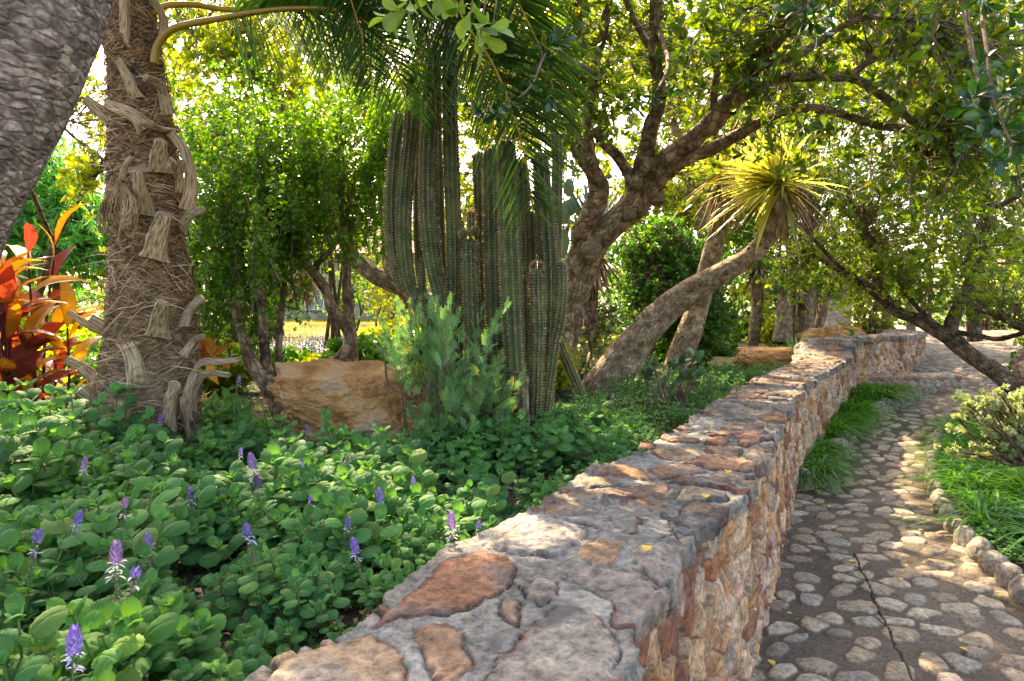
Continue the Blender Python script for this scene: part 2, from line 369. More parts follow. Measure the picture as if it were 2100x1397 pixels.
M['cactus'] = surf('cactus_skin', [(.25, (.02, .03, .008)), (.5, (.045, .062, .014)), (.8, (.09, .105, .03))], 6, 5, .6, .4, 60, .004, spots=(8, .6, (.15, .1, .055)), spec=.4)
M['cactusold'] = surf('cactus_bark', [(.3, (.05, .035, .02)), (.5, (.13, .09, .05)), (.7, (.3, .24, .16))], 9, 5, .9, .8, 30, .01)
M['spine'] = surf('cactus_spine', [(.3, (.36, .23, .09)), (.7, (.62, .43, .2))], 20, 2, .6, 0)
M['twig'] = surf('twig_bark', [(.3, (.08, .05, .03)), (.7, (.24, .16, .1))], 12, 3, .9, 0)
M['stem'] = surf('green_stem', [(.3, (.07, .12, .03)), (.7, (.14, .2, .06))], 12, 3, .6, 0)
M['plec'] = leafmat('spurflower_leaf', (.042, .14, .042), (.085, .23, .068), (.42, .42, .07), .34, (1.9, 1.8, .4), .65, vein=34, veincol=(.12, .27, .075), spec=.2)
M['pitt'] = leafmat('glossy_leaf', (.05, .105, .016), (.135, .195, .024), (.42, .32, .03), .52, (2.3, 2.1, .4), .3, spec=.55)
M['pittdark'] = leafmat('dark_glossy_leaf', (.012, .05, .018), (.03, .095, .03), (.3, .28, .04), .3, (2.0, 2.0, .5), .25, vein=0, spec=.6)
M['pale'] = leafmat('broad_pale_leaf', (.08, .16, .04), (.15, .24, .06), None, .35, (1.7, 1.7, .5), .4, vein=30)
M['lime'] = leafmat('lime_leaf', (.11, .17, .018), (.25, .31, .03), (.45, .4, .05), .55, (2.2, 2.0, .4), .45)
M['gold'] = leafmat('golden_green_leaf', (.075, .13, .016), (.19, .27, .035), (.5, .4, .06), .5, (2.0, 1.95, .4), .4)
M['spek'] = leafmat('small_succulent_leaf', (.04, .12, .012), (.10, .23, .022), (.3, .4, .04), .45, (2.2, 2.1, .35), .35)
M['hedge'] = leafmat('hedge_leaf', (.025, .09, .014), (.06, .18, .025), (.25, .34, .05), .42, (2.2, 2.1, .45), .3)
M['willow'] = leafmat('drooping_leaf', (.04, .16, .06), (.1, .3, .09), (.25, .42, .06), .42, (1.6, 1.8, .5), .45)
M['artem'] = leafmat('feathery_leaf', (.16, .33, .12), (.24, .43, .18), (.5, .5, .08), .4, (1.5, 1.5, .7), .6)
M['grass'] = leafmat('grass_blade', (.045, .16, .018), (.11, .31, .035), (.32, .4, .06), .45, (1.8, 1.8, .4), .35)
M['grassy'] = leafmat('yellow_grass', (.2, .2, .03), (.4, .33, .06), (.5, .3, .1), .4, (1.7, 1.5, .5), .5)
M['palmleaf'] = leafmat('palm_leaflet', (.045, .11, .035), (.08, .17, .055), None, .36, (1.8, 2.0, .5), .28, spec=.6)
M['canna'] = leafmat('canna_leaf', (.42, .14, .02), (.62, .36, .04), (.14, .05, .03), .5, (1.4, 1.2, .4), .4, vein=90, veincol=(.34, .05, .03), edge=(.38, .05, .03))
M['cannadark'] = leafmat('canna_dark_leaf', (.12, .025, .03), (.25, .05, .03), None, .4, (2.0, 1.0, .5), .35, vein=60, veincol=(.3, .1, .06))
M['sword'] = leafmat('sword_leaf', (.42, .44, .11), (.7, .65, .2), (.35, .48, .16), .55, (1.5, 1.35, .5), .4)
M['agave'] = leafmat('agave_leaf', (.12, .2, .14), (.2, .3, .22), None, .12, (1.4, 1.4, .8), .5)
M['jade'] = leafmat('jade_leaf', (.1, .17, .08), (.17, .25, .12), (.35, .32, .1), .2, (1.6, 1.6, .6), .3, spec=.5)
M['petiole'] = leafmat('palm_petiole', (.5, .22, .02), (.55, .36, .04), None, .2, (1.3, 1.2, .6), .35)
M['purple'] = leafmat('purple_bud', (.17, .11, .4), (.28, .21, .56), None, .3, (1.4, 1.2, 1.6), .5)
M['lilac'] = leafmat('lilac_petal', (.42, .4, .72), (.6, .58, .85), None, .4, (1.3, 1.3, 1.3), .5)
M['budbrown'] = surf('dry_flower', [(.3, (.1, .06, .05)), (.7, (.25, .17, .15))], 30, 2, .9, 0)
M['pale'] = leafmat('broad_pale_leaf', (.1, .19, .05), (.17, .27, .07), None, .4, (1.7, 1.7, .5), .4, vein=45)
M['bark'] = barkmat('brown_bark', [(.25, (.08, .048, .027)), (.5, (.26, .165, .095)), (.75, (.46, .33, .21))], (20, 11), .08, .012, 9, 60, cw=.1, cstr=.6)
M['barkdark'] = barkmat('dark_bark', [(.25, (.045, .03, .02)), (.5, (.15, .1, .065)), (.8, (.32, .23, .16))], (22, 12), .08, .012, 9, 60)
M['barkgrey'] = barkmat('grey_bark', [(.25, (.12, .085, .07)), (.5, (.25, .185, .155)), (.75, (.48, .38, .33))], (36, 62), .035, .006, 30, 110, cw=.16, cstr=.5, crack=(.05, .036, .03))
M['dracbark'] = barkmat('dracaena_bark', [(.28, (.14, .09, .05)), (.5, (.32, .22, .135)), (.72, (.55, .43, .29))], (70, 24), .02, .006, 10, 80, cw=.14, cstr=.75, crack=(.07, .05, .035))
M['jadesunpaint'] = leafmat('sunpainted_jade_leaf', (.3, .36, .2), (.42, .48, .28), (.5, .45, .2), .3, (1.5, 1.5, .6), .35, spec=.5)  # jade leaf colour lightened to stand in for sun that misses the bush
M['fallen'] = surf('fallen_leaf', [(.3, (.5, .3, .03)), (.7, (.75, .58, .08))], 20, 2, .6, 0)
M['kerb'] = surf('kerb_stone', [(.3, (.14, .11, .08)), (.5, (.26, .22, .17)), (.75, (.38, .34, .28))], 7, 6, .85, .7, 40, .008)
M['white'] = surf('white_paint', [(.3, (.7, .72, .75)), (.7, (.8, .82, .85))], 3, 2, .5, 0)
M['glass'] = surf('window_glass', [(.3, (.15, .2, .25)), (.7, (.3, .38, .45))], 2, 2, .1, 0, spec=.8)
M['roof'] = surf('roof_tile', [(.3, (.2, .08, .05)), (.7, (.32, .15, .1))], 5, 4, .8, .5, 20, .02)
# ================================================================ setting: ground, path, wall
def sstep(a, b, x):
    t = np.clip((np.asarray(x, float)-a)/(b-a), 0, 1); return t*t*(3-2*t)
_py = np.array([-50, 6.2, 7.0, 8.0, 9.5, 11, 12.5, 16, 22, 40, 800]); _pz = np.array([0, 0, .03, .14, .34, .55, .65, .85, .88, .9, .9])
def pathz(y): return np.interp(y, _py, _pz)
def onp(px, py, off=0.0):
    u = (px-1050)/FPX; v = (698.5-py)/FPX; dy = CP+v*SP; dz = -SP+v*CP
    Y = np.linspace(.5, 60, 6000); z = CAMZ+dz*Y/dy; k = np.argmax(z < pathz(Y)+off)
    return np.array([u*Y[k]/dy, Y[k], pathz(Y[k])+off])
WT = .9
opx = [(1267, 1397), (1288, 1290), (1345, 1190), (1410, 1110), (1495, 1010), (1550, 955), (1590, 890), (1620, 825), (1650, 785), (1700, 757)]
OUT = [np.array([-2.6, -4.]), np.array([-1.2, -1.6]), np.array([-.33, .25])]+[on(a, b, WT)[:2] for a, b in opx]+[np.array(p) for p in ((4.62, 9.2), (5.5, 10.1), (6.35, 10.9), (7.0, 11.7), (7.6, 12.6), (7.9, 14.0))]
OC = crom(np.array(OUT), 24); OC = resample(OC, 1400)
SA = np.r_[0, np.cumsum(np.linalg.norm(np.diff(OC, axis=0), axis=1))]
_t = unit(np.gradient(OC, axis=0)); k_ = np.ones(41)/41
_t = unit(np.stack([np.convolve(np.pad(_t[:, i], 20, 'edge'), k_, 'valid') for i in (0, 1)], 1))
ON = np.stack([_t[:, 1], -_t[:, 0]], 1)           # outward, to the path side
def wx(y): return np.interp(y, OC[:, 1], OC[:, 0])
def ztop(y): return WT+.25*np.clip((np.asarray(y)-8.35)/.9, 0, 1)**2-.05*np.clip((np.asarray(y)-9.3)/3, 0, 1)
def thick(y): return np.interp(y, [0, 1.3, 3, 5.8, 8, 9.2, 14], [.64, .62, .57, .45, .48, .6, .5])
rpx = [(2100, 1238), (2030, 1175), (1975, 1120), (1937, 1060), (1914, 1000), (1910, 945), (1930, 890)]
_r = np.array([(3.1, -4.), (2.85, 1.), (2.7, 2.8)]+[onp(a, b)[:2] for a, b in rpx]+[(7.3, 9.8), (9.2, 12), (12.5, 16), (15, 22), (16, 60)])
def rx(y): return np.interp(y, _r[:, 1], _r[:, 0])
def bedz(x, y):
    return .72+.03*vnoise(np.stack([np.asarray(x, float)*1.3, np.asarray(y, float)*1.3, np.zeros_like(np.asarray(x, float)*1.)], -1), 3)+.14*sstep(8, 16, y)
def gz(p):
    x, y = float(p[0]), float(p[1])
    return float(bedz(x, y)) if x < wx(y)-.25 and y < 14.5 or y >= 14.5 and x < 7 else float(pathz(y)+.05)
def onb(px, py, off=0.0):
    u = (px-1050)/FPX; v = (698.5-py)/FPX; dy = CP+v*SP; dz = -SP+v*CP
    Y = np.linspace(.5, 80, 8000); z = CAMZ+dz*Y/dy; zz = bedz(u*Y/dy, Y)+off; k = np.argmax(z < zz)
    return np.array([u*Y[k]/dy, Y[k], zz[k]])
# ---- ground: one sheet to the horizon
ys = np.r_[np.linspace(-20, -2, 8), np.linspace(-1.5, 16, 260), np.geomspace(16.3, 600, 50)]
colsL = -np.r_[np.geomspace(600, 12, 14), np.linspace(11, .35, 90), .27]
rows = []; rc = []
for y in ys:
    L = wx(min(y, 13.9)); Rr = rx(y); far = sstep(13, 18, y)
    xl = L+colsL+(-.02); xm = np.linspace(L-.22, Rr+.02, 6); xr = Rr+np.r_[.1, .2, np.linspace(.35, 6, 30), np.geomspace(7, 600, 12)]
    x = np.r_[xl, xm, xr]
    z = np.r_[bedz(xl, np.full_like(xl, y)), np.full(6, pathz(y)-.08), pathz(y)+.05+.03*vnoise(np.c_[xr*2, np.full_like(xr, y*2), xr*0], 9)]
    z[:len(xl)] = z[:len(xl)]
    hill = 3.2*sstep(45, 220, np.hypot(x, y)); rows.append(np.c_[x, np.full_like(x, y), z+hill])
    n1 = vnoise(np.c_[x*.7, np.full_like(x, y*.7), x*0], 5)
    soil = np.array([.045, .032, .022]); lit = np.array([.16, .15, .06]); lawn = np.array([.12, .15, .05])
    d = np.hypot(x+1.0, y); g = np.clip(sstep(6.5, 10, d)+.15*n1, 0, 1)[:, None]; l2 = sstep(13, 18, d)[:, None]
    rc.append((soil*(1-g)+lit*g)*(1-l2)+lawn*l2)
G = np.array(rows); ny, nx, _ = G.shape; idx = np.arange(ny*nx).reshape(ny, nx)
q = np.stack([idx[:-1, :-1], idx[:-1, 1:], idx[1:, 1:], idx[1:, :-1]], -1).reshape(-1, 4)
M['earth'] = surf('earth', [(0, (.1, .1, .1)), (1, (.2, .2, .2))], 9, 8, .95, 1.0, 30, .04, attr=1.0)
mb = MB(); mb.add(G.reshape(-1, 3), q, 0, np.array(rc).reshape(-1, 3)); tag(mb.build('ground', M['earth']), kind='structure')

def cells(u, v, cu, cv, seed, jit=.8, brick=False):
    """jittered Voronoi: id arrays, distance to border, offset from the cell's own point"""
    a = u/cu; b = v/cv; j0 = np.floor(b).astype(int)
    best = np.full(a.shape, 9e9); sec = best.copy(); bi = np.zeros(a.shape, int); bj = bi.copy(); du = np.zeros(a.shape); dv = du.copy()
    for dj in (-1, 0, 1):
        j = j0+dj; aa = a-(.5*(j % 2) if brick else 0); i0 = np.floor(aa).astype(int)
        for di in (-1, 0, 1):
            i = i0+di; x = i+.5+jit*(hij(i, j, seed)-.5); y = j+.5+jit*(hij(i, j, seed+1)-.5)
            eu = (aa-x)*cu; ev = (b-y)*cv; d = np.hypot(eu, ev)
            m = d < best; sec = np.where(m, best, np.minimum(sec, d)); best = np.where(m, d, best)
            bi = np.where(m, i, bi); bj = np.where(m, j, bj); du = np.where(m, eu, du); dv = np.where(m, ev, dv)
    return bi, bj, (sec-best)*.5, du, dv
def pick(colors, h):
    C = np.array(colors); return C[np.minimum((h*len(C)).astype(int), len(C)-1)]
# ---- cobbled path
PROW = [1.0]
while PROW[-1] < 13: PROW.append(PROW[-1]+max(.011, .0024*PROW[-1]))
PROW = np.r_[np.linspace(-4, .9, 60), PROW, np.geomspace(13.05, 60, 160)]
nx = 330; S_ = np.linspace(0, 1, nx)
Y = np.repeat(PROW[:, None], nx, 1); X = wx(np.minimum(PROW, 13.9))[:, None]-.2+(rx(PROW)-wx(np.minimum(PROW, 13.9))+.25)[:, None]*S_[None]
wv = np.stack([X*3, Y*3, X*0], -1); wu = X+.03*vnoise(wv, 21)+.0; wy = Y+.03*vnoise(wv, 22)
ca, sa = math.cos(.35), math.sin(.35); U = wu*ca+wy*sa; Vv = -wu*sa+wy*ca
dens = np.where(Y > 8.5, 1, 0)
bi, bj, ed, du, dv = cells(U, Vv, .205, .165, 31, .75, True)
th = (hij(bi, bj, 33)-.5)*1.5; ra = .066+.072*hij(bi, bj, 34); rb = .045+.043*hij(bi, bj, 35); th = th+.1
gx = du*np.cos(th)+dv*np.sin(th); gy = -du*np.sin(th)+dv*np.cos(th)
wob = 1+.24*vnoise(np.stack([X*14, Y*14, X*0], -1), 41)
e = (np.abs(gx/ra)**2.4+np.abs(gy/rb)**2.4)**(1/2.4)/wob
sdf = np.minimum((1-e)*rb, ed-.006)
mask = sstep(0, .007, sdf); dome = np.sqrt(np.clip(sdf/.045, 0, 1))
tilt = ((hij(bi, bj, 36)-.5)*gx+(hij(bi, bj, 37)-.5)*gy)*.12
fine = fbm(np.stack([X*30, Y*30, X*0], -1), 51, 2)*.0018+fbm(np.stack([X*4, Y*4, X*0], -1), 52, 2)*.006
Z = pathz(Y)+fine+mask*(.005+.009*dome+tilt)
# crack that runs along the path
crk = np.array([onp(*p)[:2] for p in ((1752, 1135), (1775, 1190), (1800, 1250), (1830, 1320), (1868, 1397))]); crk = np.vstack([crk, [(crk[-1][0]-.12, 1.5), (crk[-1][0]-.3, -4)]])
cx = np.interp(Y, crk[::-1, 1], crk[::-1, 0])+.012*vnoise(np.stack([Y*9, Y*0, Y*0], -1), 61)+.006*vnoise(np.stack([Y*40, Y*0, Y*0], -1), 62)
cd = np.abs(X-cx); cm = (cd < .006)*(Y < crk[0, 1]); Z = Z-.014*np.where(Y < crk[0, 1], np.clip(1-cd/.008, 0, 1), 0)
cob = pick([(.27, .205, .14), (.33, .26, .18), (.22, .17, .12), (.37, .295, .21), (.3, .22, .14), (.25, .21, .16)], hij(bi, bj, 38))
cob = cob*(1+.25*fbm(np.stack([X*22, Y*22, X*0], -1), 53, 2))[..., None]
mort = np.array([.095, .07, .048])*(1+.35*fbm(np.stack([X*3, Y*3, X*0], -1), 54, 3))[..., None]*np.where(Y > 8.8, 1.5, 1)[..., None]
C = mort*(1-mask[..., None])+cob*mask[..., None]; C = np.where(cm[..., None] > 0, np.array([.03, .023, .018]), C)
idx = np.arange(X.size).reshape(X.shape); q = np.stack([idx[:-1, :-1], idx[:-1, 1:], idx[1:, 1:], idx[1:, :-1]], -1).reshape(-1, 4)
mb = MB(); mb.add(np.stack([X, Y, Z], -1).reshape(-1, 3), q, 0, C.reshape(-1, 3)); tag(mb.build('path', M['path']), kind='structure')

# ---- stone wall
wall = thing('stone_wall', 'long curving rubble retaining wall of pink and orange stones with flat flagged top beside the cobbled path', 'wall', (OC[400][0], OC[400][1], 0))
def srow(y0, y1, lo, k):
    s = [np.interp(y0, OC[:, 1], SA)]; s1 = np.interp(y1, OC[:, 1], SA)
    while s[-1] < s1: s.append(s[-1]+max(lo, k*abs(np.interp(s[-1], SA, OC[:, 1]))))
    return np.array(s)
def onwall(s): return np.stack([np.interp(s, SA, OC[:, k]) for k in (0, 1)], -1), unit(np.stack([np.interp(s, SA, ON[:, k]) for k in (0, 1)], -1))
ss = srow(-3.5, 13.95, .0075, .0016); P2, N2 = onwall(ss); nz = 120
zb = pathz(P2[:, 1])-.06; zt = ztop(P2[:, 1])-.045; tt = np.linspace(0, 1, nz)
Zf = zb[:, None]+(zt-zb)[:, None]*tt[None]; Sf = np.repeat(ss[:, None], nz, 1)
q3 = np.stack([Sf, Zf, Sf*0], -1)
wu = Sf+.03*vnoise(q3*7, 71)+.003*vnoise(q3*45, 73); wv = Zf+.03*vnoise(q3*7, 72)+.003*vnoise(q3*45, 74)
bi, bj, ed, du, dv = cells(wu, wv, .175, .12, 81, .95, True)
mask = sstep(.002, .007, ed)
h = .006+.042*hij(bi, bj, 82)
tl = (hij(bi, bj, 83)-.5)*.75*du+(hij(bi, bj, 84)-.5)*.75*dv
fac = np.abs(du*np.cos(hij(bi, bj, 85)*6)+dv*np.sin(hij(bi, bj, 85)*6))*.35
pl = [h+.5*(hij(bi, bj, 900+k)-.2)*.03+(du*np.cos(6.3*hij(bi, bj, 910+k))+dv*np.sin(6.3*hij(bi, bj, 910+k)))*(.25+.75*hij(bi, bj, 920+k)) for k in range(4)]
D = mask*np.clip(np.minimum(np.minimum.reduce(pl)+.026, .014+.55*h+tl*.4), -.004, .06)+.0035*fbm(q3*34, 86, 3)+.004*fbm(q3*11, 96, 2)
D = D+.02*(1-tt)[None]                                       # slight batter
Pf = np.concatenate([P2[:, None]+N2[:, None]*(D-.03)[..., None], (Zf+.004*vnoise(q3*30, 88))[..., None]], -1)
scol = pick([(.44, .31, .21), (.40, .24, .13), (.46, .32, .2), (.27, .13, .085), (.32, .26, .22), (.5, .4, .31), (.44, .27, .15), (.36, .24, .17), (.48, .36, .26), (.2, .1, .07), (.42, .33, .26), (.38, .23, .12), (.47, .35, .28)], hij(bi, bj, 87))
st = fbm(q3*[14, 30, 1], 89, 3)[..., None]; scol = scol*(1+.3*st)+np.clip(st, 0, 1)*np.array([.06, .0, -.02])
mort = np.array([.29, .235, .195])*(1+.15*fbm(q3*6, 90, 2))[..., None]
dk = np.clip(1-mask, 0, 1)[..., None]; C = np.clip((scol*(1-dk)+mort*dk)*np.array([1.08, .97, .86]), .01, .9)
idx = np.arange(Sf.size).reshape(Sf.shape); q = np.stack([idx[:-1, :-1], idx[1:, :-1], idx[1:, 1:], idx[:-1, 1:]], -1).reshape(-1, 4)
mb = MB(); mb.add(Pf.reshape(-1, 3), q, 0, C.reshape(-1, 3))
# inner face and end, plain soil-side masonry
th_ = thick(P2[:, 1]); sub = slice(None, None, 4)
Pi = (P2-N2*(th_-.05)[:, None])[sub]; Zi = np.linspace(0, 1, 8); zz = .5+(ztop(P2[sub, 1])-.05-.5)[:, None]*Zi[None]
Vi = np.concatenate([np.repeat(Pi[:, None], 8, 1), zz[..., None]], -1); idx = np.arange(Vi.shape[0]*8).reshape(-1, 8)
mb.add(Vi.reshape(-1, 3), np.stack([idx[:-1, :-1], idx[:-1, 1:], idx[1:, 1:], idx[1:, :-1]], -1).reshape(-1, 4), 0, np.array([.3, .25, .2]))
part(mb, 'masonry', M['stone'], wall)
# coping
ss = srow(-3.5, 13.95, .0055, .0014); P2, N2 = onwall(ss); th_ = thick(P2[:, 1])
tq = np.r_[np.linspace(-.062, 0, 12)[:-1], np.linspace(0, 1, 96), 1+np.linspace(0, .062, 12)[1:]]   # beyond 0..1 wraps down the edges
T = np.clip(tq, 0, 1)[None]*th_[:, None]; Ss = np.repeat(ss[:, None], len(tq), 1)
PX = P2[:, None, 0]-N2[:, None, 0]*T; PY = P2[:, None, 1]-N2[:, None, 1]*T
down = np.where(tq < 0, -tq, np.where(tq > 1, tq-1, 0))[None]*np.ones_like(T)
q3 = np.stack([PX, PY, PX*0], -1)
wu = PX+.05*vnoise(q3*4, 101)+.018*vnoise(q3*13, 102)+.006*vnoise(q3*45, 105); wy = PY+.05*vnoise(q3*4, 103)+.018*vnoise(q3*13, 104)+.006*vnoise(q3*45, 106)
cu = .3
ca, sa = math.cos(.5), math.sin(.5)
bi, bj, ed, du, dv = cells(wu*ca+wy*sa, -wu*sa+wy*ca, .27, .17, 111, .95, True)
hid = hij(bi, bj, 112); keep = hij(bi, bj, 116) > .13
SIG = np.where(keep, ed-.010-.014*hij(bi, bj, 117), -1)
flag = [(.30, .16, .08), (.34, .23, .14), (.24, .19, .15), (.13, .105, .085), (.35, .27, .19), (.30, .18, .11), (.22, .14, .10), (.36, .29, .22), (.32, .17, .10)]
scol = pick(flag, hij(bi, bj, 113)); hh = .003+.009*hij(bi, bj, 114)
tl = ((hij(bi, bj, 115)-.5)*du+(hid-.5)*dv)*.1
near = PY < 2.55
hand = [([(120, 1180), (150, 1110), (260, 1030), (420, 900), (580, 860), (640, 880), (720, 920), (725, 985), (640, 1040), (560, 1080), (440, 1125), (250, 1150)], (.36, .17, .095)),
 ([(-160, 1300), (-60, 1230), (90, 1205), (190, 1230), (260, 1320), (290, 1345), (230, 1480), (-100, 1600), (-350, 1480)], (.40, .27, .16)),
 ([(290, 1190), (460, 1170), (510, 1240), (525, 1330), (440, 1420), (370, 1360), (330, 1260)], (.34, .2, .12)),
 ([(560, 1480), (640, 1310), (790, 1190), (880, 1080), (960, 1090), (1100, 1150), (1160, 1200), (1160, 1290), (1150, 1500), (800, 1650)], (.36, .30, .235)),
 ([(930, 945), (1060, 930), (1200, 950), (1300, 1010), (1330, 1050), (1250, 1180), (1150, 1160), (1100, 1060), (1000, 1010), (930, 985)], (.25, .19, .15)),
 ([(985, 850), (1060, 820), (1165, 835), (1165, 860), (1120, 930), (975, 900)], (.27, .17, .1)),
 ([(630, 835), (720, 740), (860, 735), (1010, 775), (1020, 800), (880, 880), (760, 880), (640, 860)], (.32, .27, .23)),
 ([(745, 1000), (790, 970), (860, 975), (900, 1010), (880, 1040), (830, 1080), (760, 1050)], (.4, .3, .22)),
 ([(650, 1050), (710, 1050), (730, 1120), (720, 1175), (650, 1130)], (.36, .25, .16)),
 ([(1280, 680), (1330, 640), (1400, 635), (1470, 660), (1560, 700), (1480, 780), (1400, 800), (1330, 740)], (.14, .12, .1)),
 ([(1190, 900), (1230, 840), (1300, 800), (1400, 797), (1460, 830), (1380, 910), (1310, 985), (1240, 960)], (.26, .21, .17)),
 ([(1010, 590), (1100, 560), (1190, 590), (1150, 640), (1060, 650), (960, 660)], (.35, .27, .2)),
 ([(1190, 640), (1260, 610), (1290, 625), (1260, 670), (1200, 660)], (.38, .32, .25)),
 ([(840, 700), (930, 670), (1130, 690), (1230, 730), (1210, 790), (1080, 780), (900, 730)], (.28, .24, .2))]
wX = PX+.010*vnoise(q3*16, 121)+.008*vnoise(q3*44, 123); wY = PY+.010*vnoise(q3*16, 122)+.008*vnoise(q3*44, 124)
hs = np.full(PX.shape, -1.); hc = np.zeros(PX.shape+(3,)); 
for poly, c in hand:
    Q = np.array([on(700+a/2.004, 700+b/2.004, WT)[:2] for a, b in poly]); n = len(Q)
    sel = near; x = wX[sel]; y = wY[sel]; d = np.full(x.shape, 9.); ins = np.zeros(x.shape, bool)
    for k in range(n):
        a, b = Q[k], Q[(k+1) % n]; ab = b-a; t = np.clip(((x-a[0])*ab[0]+(y-a[1])*ab[1])/(ab@ab), 0, 1)
        d = np.minimum(d, np.hypot(x-a[0]-t*ab[0], y-a[1]-t*ab[1]))
        cr = (a[1] > y) != (b[1] > y); ins ^= cr & (x < (b[0]-a[0])*(y-a[1])/(b[1]-a[1]+1e-12)+a[0])
    sd_ = np.where(ins, d, -d); hv = hs[sel]; m = sd_ > hv; hv = np.where(m, sd_, hv); hs[sel] = hv
    cc = hc[sel]; cc[m] = c; hc[sel] = cc
isn = near & (PY < 2.45+.1*vnoise(q3*5, 130))
SIG = np.where(isn, hs, SIG); scol = np.where(isn[..., None], hc, scol); hh = np.where(isn, .006, hh); tl = np.where(isn, 0, tl)
mask = sstep(0, .005, SIG); rim = np.sqrt(np.clip(SIG/.014, 0, 1)); crk_ = sstep(.006, 0, np.abs(SIG-.001))*sstep(-.5, .2, vnoise(q3*4, 151))
st = fbm(q3*[16, 16, 1], 131, 4)[..., None]; layer = np.floor((fbm(q3*5, 132, 3)+1)*4)/4-.9
H = mask*(hh+.002*rim+tl*.5+.009*layer)+.0025*fbm(q3*9, 133, 3)+.0045*fbm(q3*40, 134, 3)+.006*vnoise(q3*1.7, 135)-.010*crk_
C = scol*(1+.32*st); g = .55*sstep(.15, .5, fbm(q3*5, 137, 4))[..., None]; C = C*(1-g)+np.array([.22, .2, .18])*g*(1+.4*st)     # lichen-grey bloom
mort = np.array([.25, .23, .195])*(1+.45*fbm(q3*6, 161, 4)[..., None]); C = C*mask[..., None]+mort*(1-mask[..., None])
redrim = (sstep(.03, .0, SIG)*mask*sstep(.0, .5, vnoise(q3*7, 138)))[..., None]; C = C*(1-redrim)+np.array([.2, .075, .055])*redrim; C = C*(1-.75*crk_[..., None])
# edges wrap down: round and break them
r = .014; dn = np.where(down > 0, down, 0); ang = np.clip(dn/.018, 0, 1)*math.pi/2
out = r*np.sin(ang)+.010*vnoise(np.stack([Ss*9, Ss*0, down*45], -1), 141)+.004*vnoise(np.stack([Ss*30, Ss*0, down*90], -1), 145)+.014+.016*np.floor(2.5*hij(bi, bj, 142))/2
# push the whole outer border in/out per slab so that it does not run as a line
edge = sstep(.1, 0, T)+sstep(-.1, 0, T-th_[:, None])
sgn = np.where(tq < .5, 1., -1.)[None]
push = edge*(.03*vnoise(np.stack([Ss*4, Ss*0, Ss*0], -1), 143)+.016*(np.floor(3*hsh(np.floor((ss+.05*vnoise(np.c_[ss*3, ss*0, ss*0], 7))/.21).astype(int)+999, 4))/2-.5)[:, None])
off = (out*(down > 0)+push)*sgn
XX = PX+N2[:, None, 0]*off; YY = PY+N2[:, None, 1]*off
ZZ = ztop(PY)+H-(r*(1-np.cos(ang)))-np.maximum(0, down-.014)*1.15-.010*edge*(down == 0)*sstep(.04, 0, np.minimum(T, th_[:, None]-T))
C = np.where((down > .05)[..., None], C*np.array([1.1, .95, .85]), C); C = C*(1-.25*sstep(.0, .35, fbm(q3*2.3, 171, 3)))[..., None]
idx = np.arange(XX.size).reshape(XX.shape); q = np.stack([idx[:-1, :-1], idx[1:, :-1], idx[1:, 1:], idx[:-1, 1:]], -1).reshape(-1, 4)[:, ::-1]
mb = MB(); mb.add(np.stack([XX, YY, ZZ], -1).reshape(-1, 3), q, 0, np.clip(C, .01, .9).reshape(-1, 3)); part(mb, 'coping', M['coping'], wall)

# ---- rocks
def rock_mesh(size, seed, n=40, planes=14, rough=.03, sub=None):
    r_ = np.random.default_rng(seed); Pn = unit(r_.normal(size=(planes, 3))); Pd = r_.uniform(.72, 1.0, planes)
    Pn = np.vstack([Pn, np.array([[0, 0, 1], [0, 0, -1], [1, 0, 0], [-1, 0, 0], [0, 1, 0], [0, -1, 0]])+r_.normal(size=(6, 3))*.12]); Pn = unit(Pn); Pd = np.r_[Pd, r_.uniform(.7, .85, 6)]
    V = []; F = []; o = 0; g = np.linspace(-1, 1, n)
    for ax in range(3):
        for s in (-1, 1):
            a, b = np.meshgrid(g, g, indexing='ij'); P = np.zeros((n, n, 3)); P[..., ax] = s; P[..., (ax+1) % 3] = a; P[..., (ax+2) % 3] = b*s
            V.append(P.reshape(-1, 3)); i = np.arange(n*n).reshape(n, n)+o; o += n*n
            F.append(np.stack([i[:-1, :-1], i[1:, :-1], i[1:, 1:], i[:-1, 1:]], -1).reshape(-1, 4))
    V = unit(np.vstack(V)); dd = V@Pn.T; rr = np.min(np.where(dd > .05, Pd/np.maximum(dd, .05), 9), 1)
    rr = np.minimum(rr, 1.25); V = V*rr[:, None]; V = V*(1+(.05*np.floor(fbm(V*np.array([1.6, 1.6, 3.2])+seed*3, seed+50, 3)*3.5)/3.5 if planes > 12 else 0*V[:, 0]))[:, None]; V = V*(1+rough*fbm(V*3+seed, seed, 5, .6))[:, None]
    V = V*np.array(size)/2
    return V, np.vstack(F)
def rotz(V, a):
    c, s = math.cos(a), math.sin(a); return np.stack([V[..., 0]*c-V[..., 1]*s, V[..., 0]*s+V[..., 1]*c, V[..., 2]], -1)
def rock(name, label, c, size, seed, rz=0, mat='rock', cat='rock', group=None, n=60, tilt=0, **k):
    k.setdefault('rough', .11); k.setdefault('planes', 20); n = max(n, 60)
    V, F = rock_mesh(size, seed, n, **k); 
    if tilt: V = np.stack([V[:, 0]*math.cos(tilt)-V[:, 2]*math.sin(tilt), V[:, 1], V[:, 0]*math.sin(tilt)+V[:, 2]*math.cos(tilt)], 1)
    V = rotz(V, rz)+np.array(c); mb = MB(); mb.add(V, F); o = mb.build(name, M[mat], loc=(c[0], c[1], c[2]-size[2]*.35)); return tag(o, label, cat, group)
p = at(745, 850, 4.62); rock('boulder', 'large flat-topped orange-brown boulder behind the purple-flowered plants left of the cactus', (p[0], p[1], .9), (1.34, .85, .86), 12, .1, n=110, rough=.085, planes=22)
